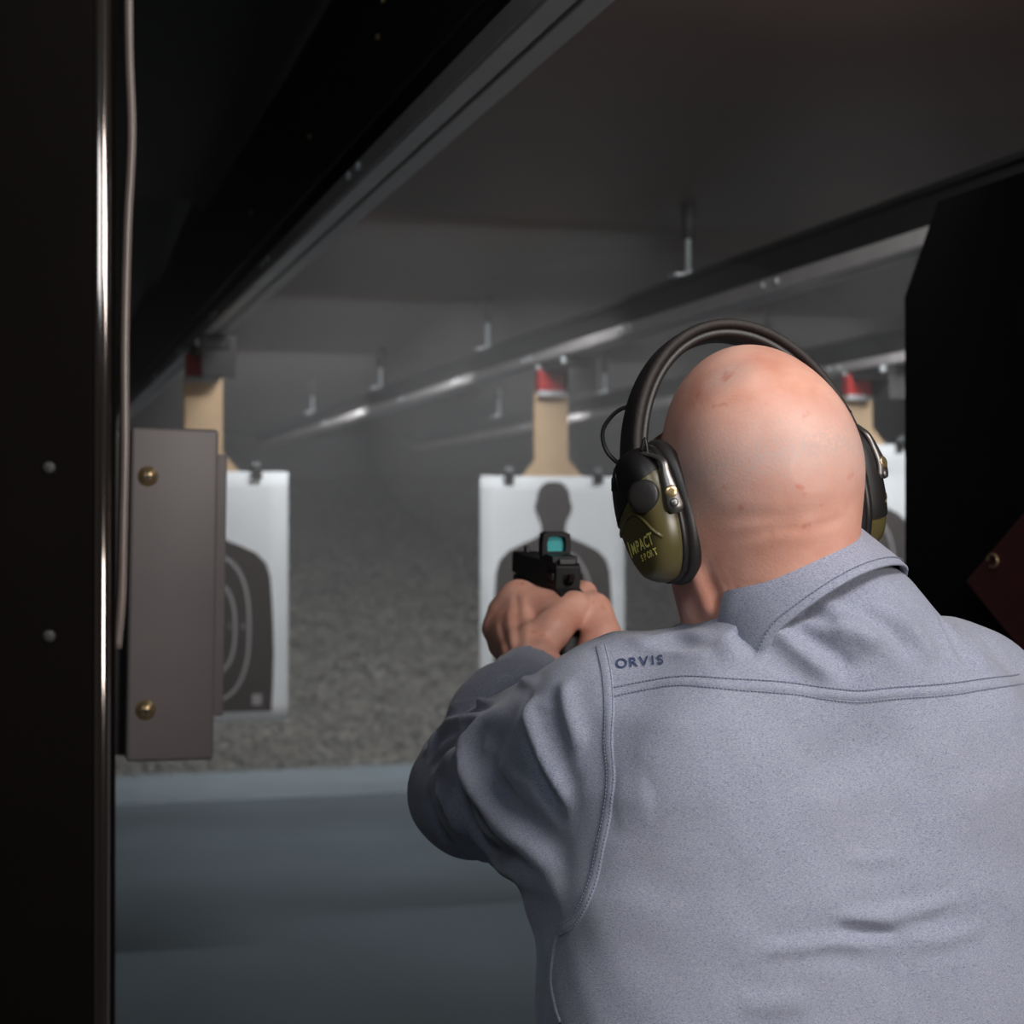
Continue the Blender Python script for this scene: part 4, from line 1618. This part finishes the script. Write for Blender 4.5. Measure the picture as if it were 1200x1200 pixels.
frame = gprism('frame', [(-.014, -.016), (-.004, -.0125), (.150, -.0135), (.178, -.0135), (.178, -.026), (.120, -.030), (.072, -.034), (.050, -.038), (.004, -.040), (-.010, -.030), (-.020, -.020)], -.0148, .0148, M_gunp, gun)
gprism('grip', [(.048, -.034), (.040, -.060), (.030, -.090), (.020, -.122), (-.036, -.116), (-.030, -.085), (-.016, -.055), (-.008, -.036)], -.0155, .0155, M_gunp, gun, .005)
gprism('magazine_base', [(.022, -.122), (.020, -.132), (-.038, -.125), (-.036, -.116)], -.0135, .0135, M_gunp, gun, .002)
tg = catmull([G(0, .106, -.030), G(0, .112, -.045), G(0, .098, -.062), G(0, .066, -.064), G(0, .046, -.056)], 24)
V, F = sweep([Vector(p) for p in tg], [(-.005, -.002), (.005, -.002), (.005, .002), (-.005, .002)], up=Vector((1, 0, 0)))
mesh_obj('trigger_guard', V, F, M_gunp, gun)
tube('trigger', catmull([G(0, .078, -.034), G(0, .082, -.045), G(0, .078, -.056)], 8), .003, M_gun, gun, 8)
gprism('hammer', [(-.003, -.010), (-.012, -.004), (-.016, .004), (-.010, .0055), (-.004, .0), (.002, -.004)], -.0035, .0035, M_gun, gun, .001)
gprism('safety_lever', [(.004, -.004), (.022, -.001), (.022, .004), (.004, .004)], -.0195, .0195, M_gun, gun, .001)
gprism('slide_stop', [(.045, -.017), (.085, -.016), (.085, -.0125), (.045, -.0125)], -.0150, -.0120, M_gun, gun, .0006)
gprism('rear_sight', [(.001, .0155), (.010, .0155), (.009, .022), (.003, .022)], -.010, .010, M_gun, gun, .0006)
base = gprism('sight_base', [(.012, .016), (.066, .016), (.066, .0225), (.058, .0245), (.014, .0235)], -.0155, .0155, M_gunp, gun, .001)
# hood: an arched frame round the lens
wo = [(-.0175, .0215), (-.0178, .036), (-.0165, .0475), (-.012, .0495), (.012, .0495), (.0165, .0475), (.0178, .036), (.0175, .0215)]
wi = [(-.0112, .0262), (-.0118, .036), (-.0105, .0432), (-.0055, .0450), (.0055, .0450), (.0105, .0432), (.0118, .036), (.0112, .0262)]
V = [G(a, .046, b) for a, b in wo + wi] + [G(a, .062, b) for a, b in wo + wi]
F = []
n = 8
for i in range(n):
    k = (i + 1) % n
    F += [(i, k, n + k, n + i), (2 * n + i, 3 * n + i, 3 * n + k, 2 * n + k), (i, 2 * n + i, 2 * n + k, k), (n + i, n + k, 3 * n + k, 3 * n + i)]
mesh_obj('sight_hood', V, F, M_gunp, gun)
V, F = prism([(a * 1.04, .0355 + (b - .0355) * 1.04) for a, b in wi], lambda a, b, d: G(a, d, b), .054, .0562)
mesh_obj('sight_lens', V, F, M_lens, gun)
V, F = lathe(G(0, -.0002, -.002), GRX @ Vector((0, -1, 0)), [(0, .003), (.0012, .003), (.0016, .002)], 12)
mesh_obj('firing_pin_plate', V, F, M_brass, gun, True)
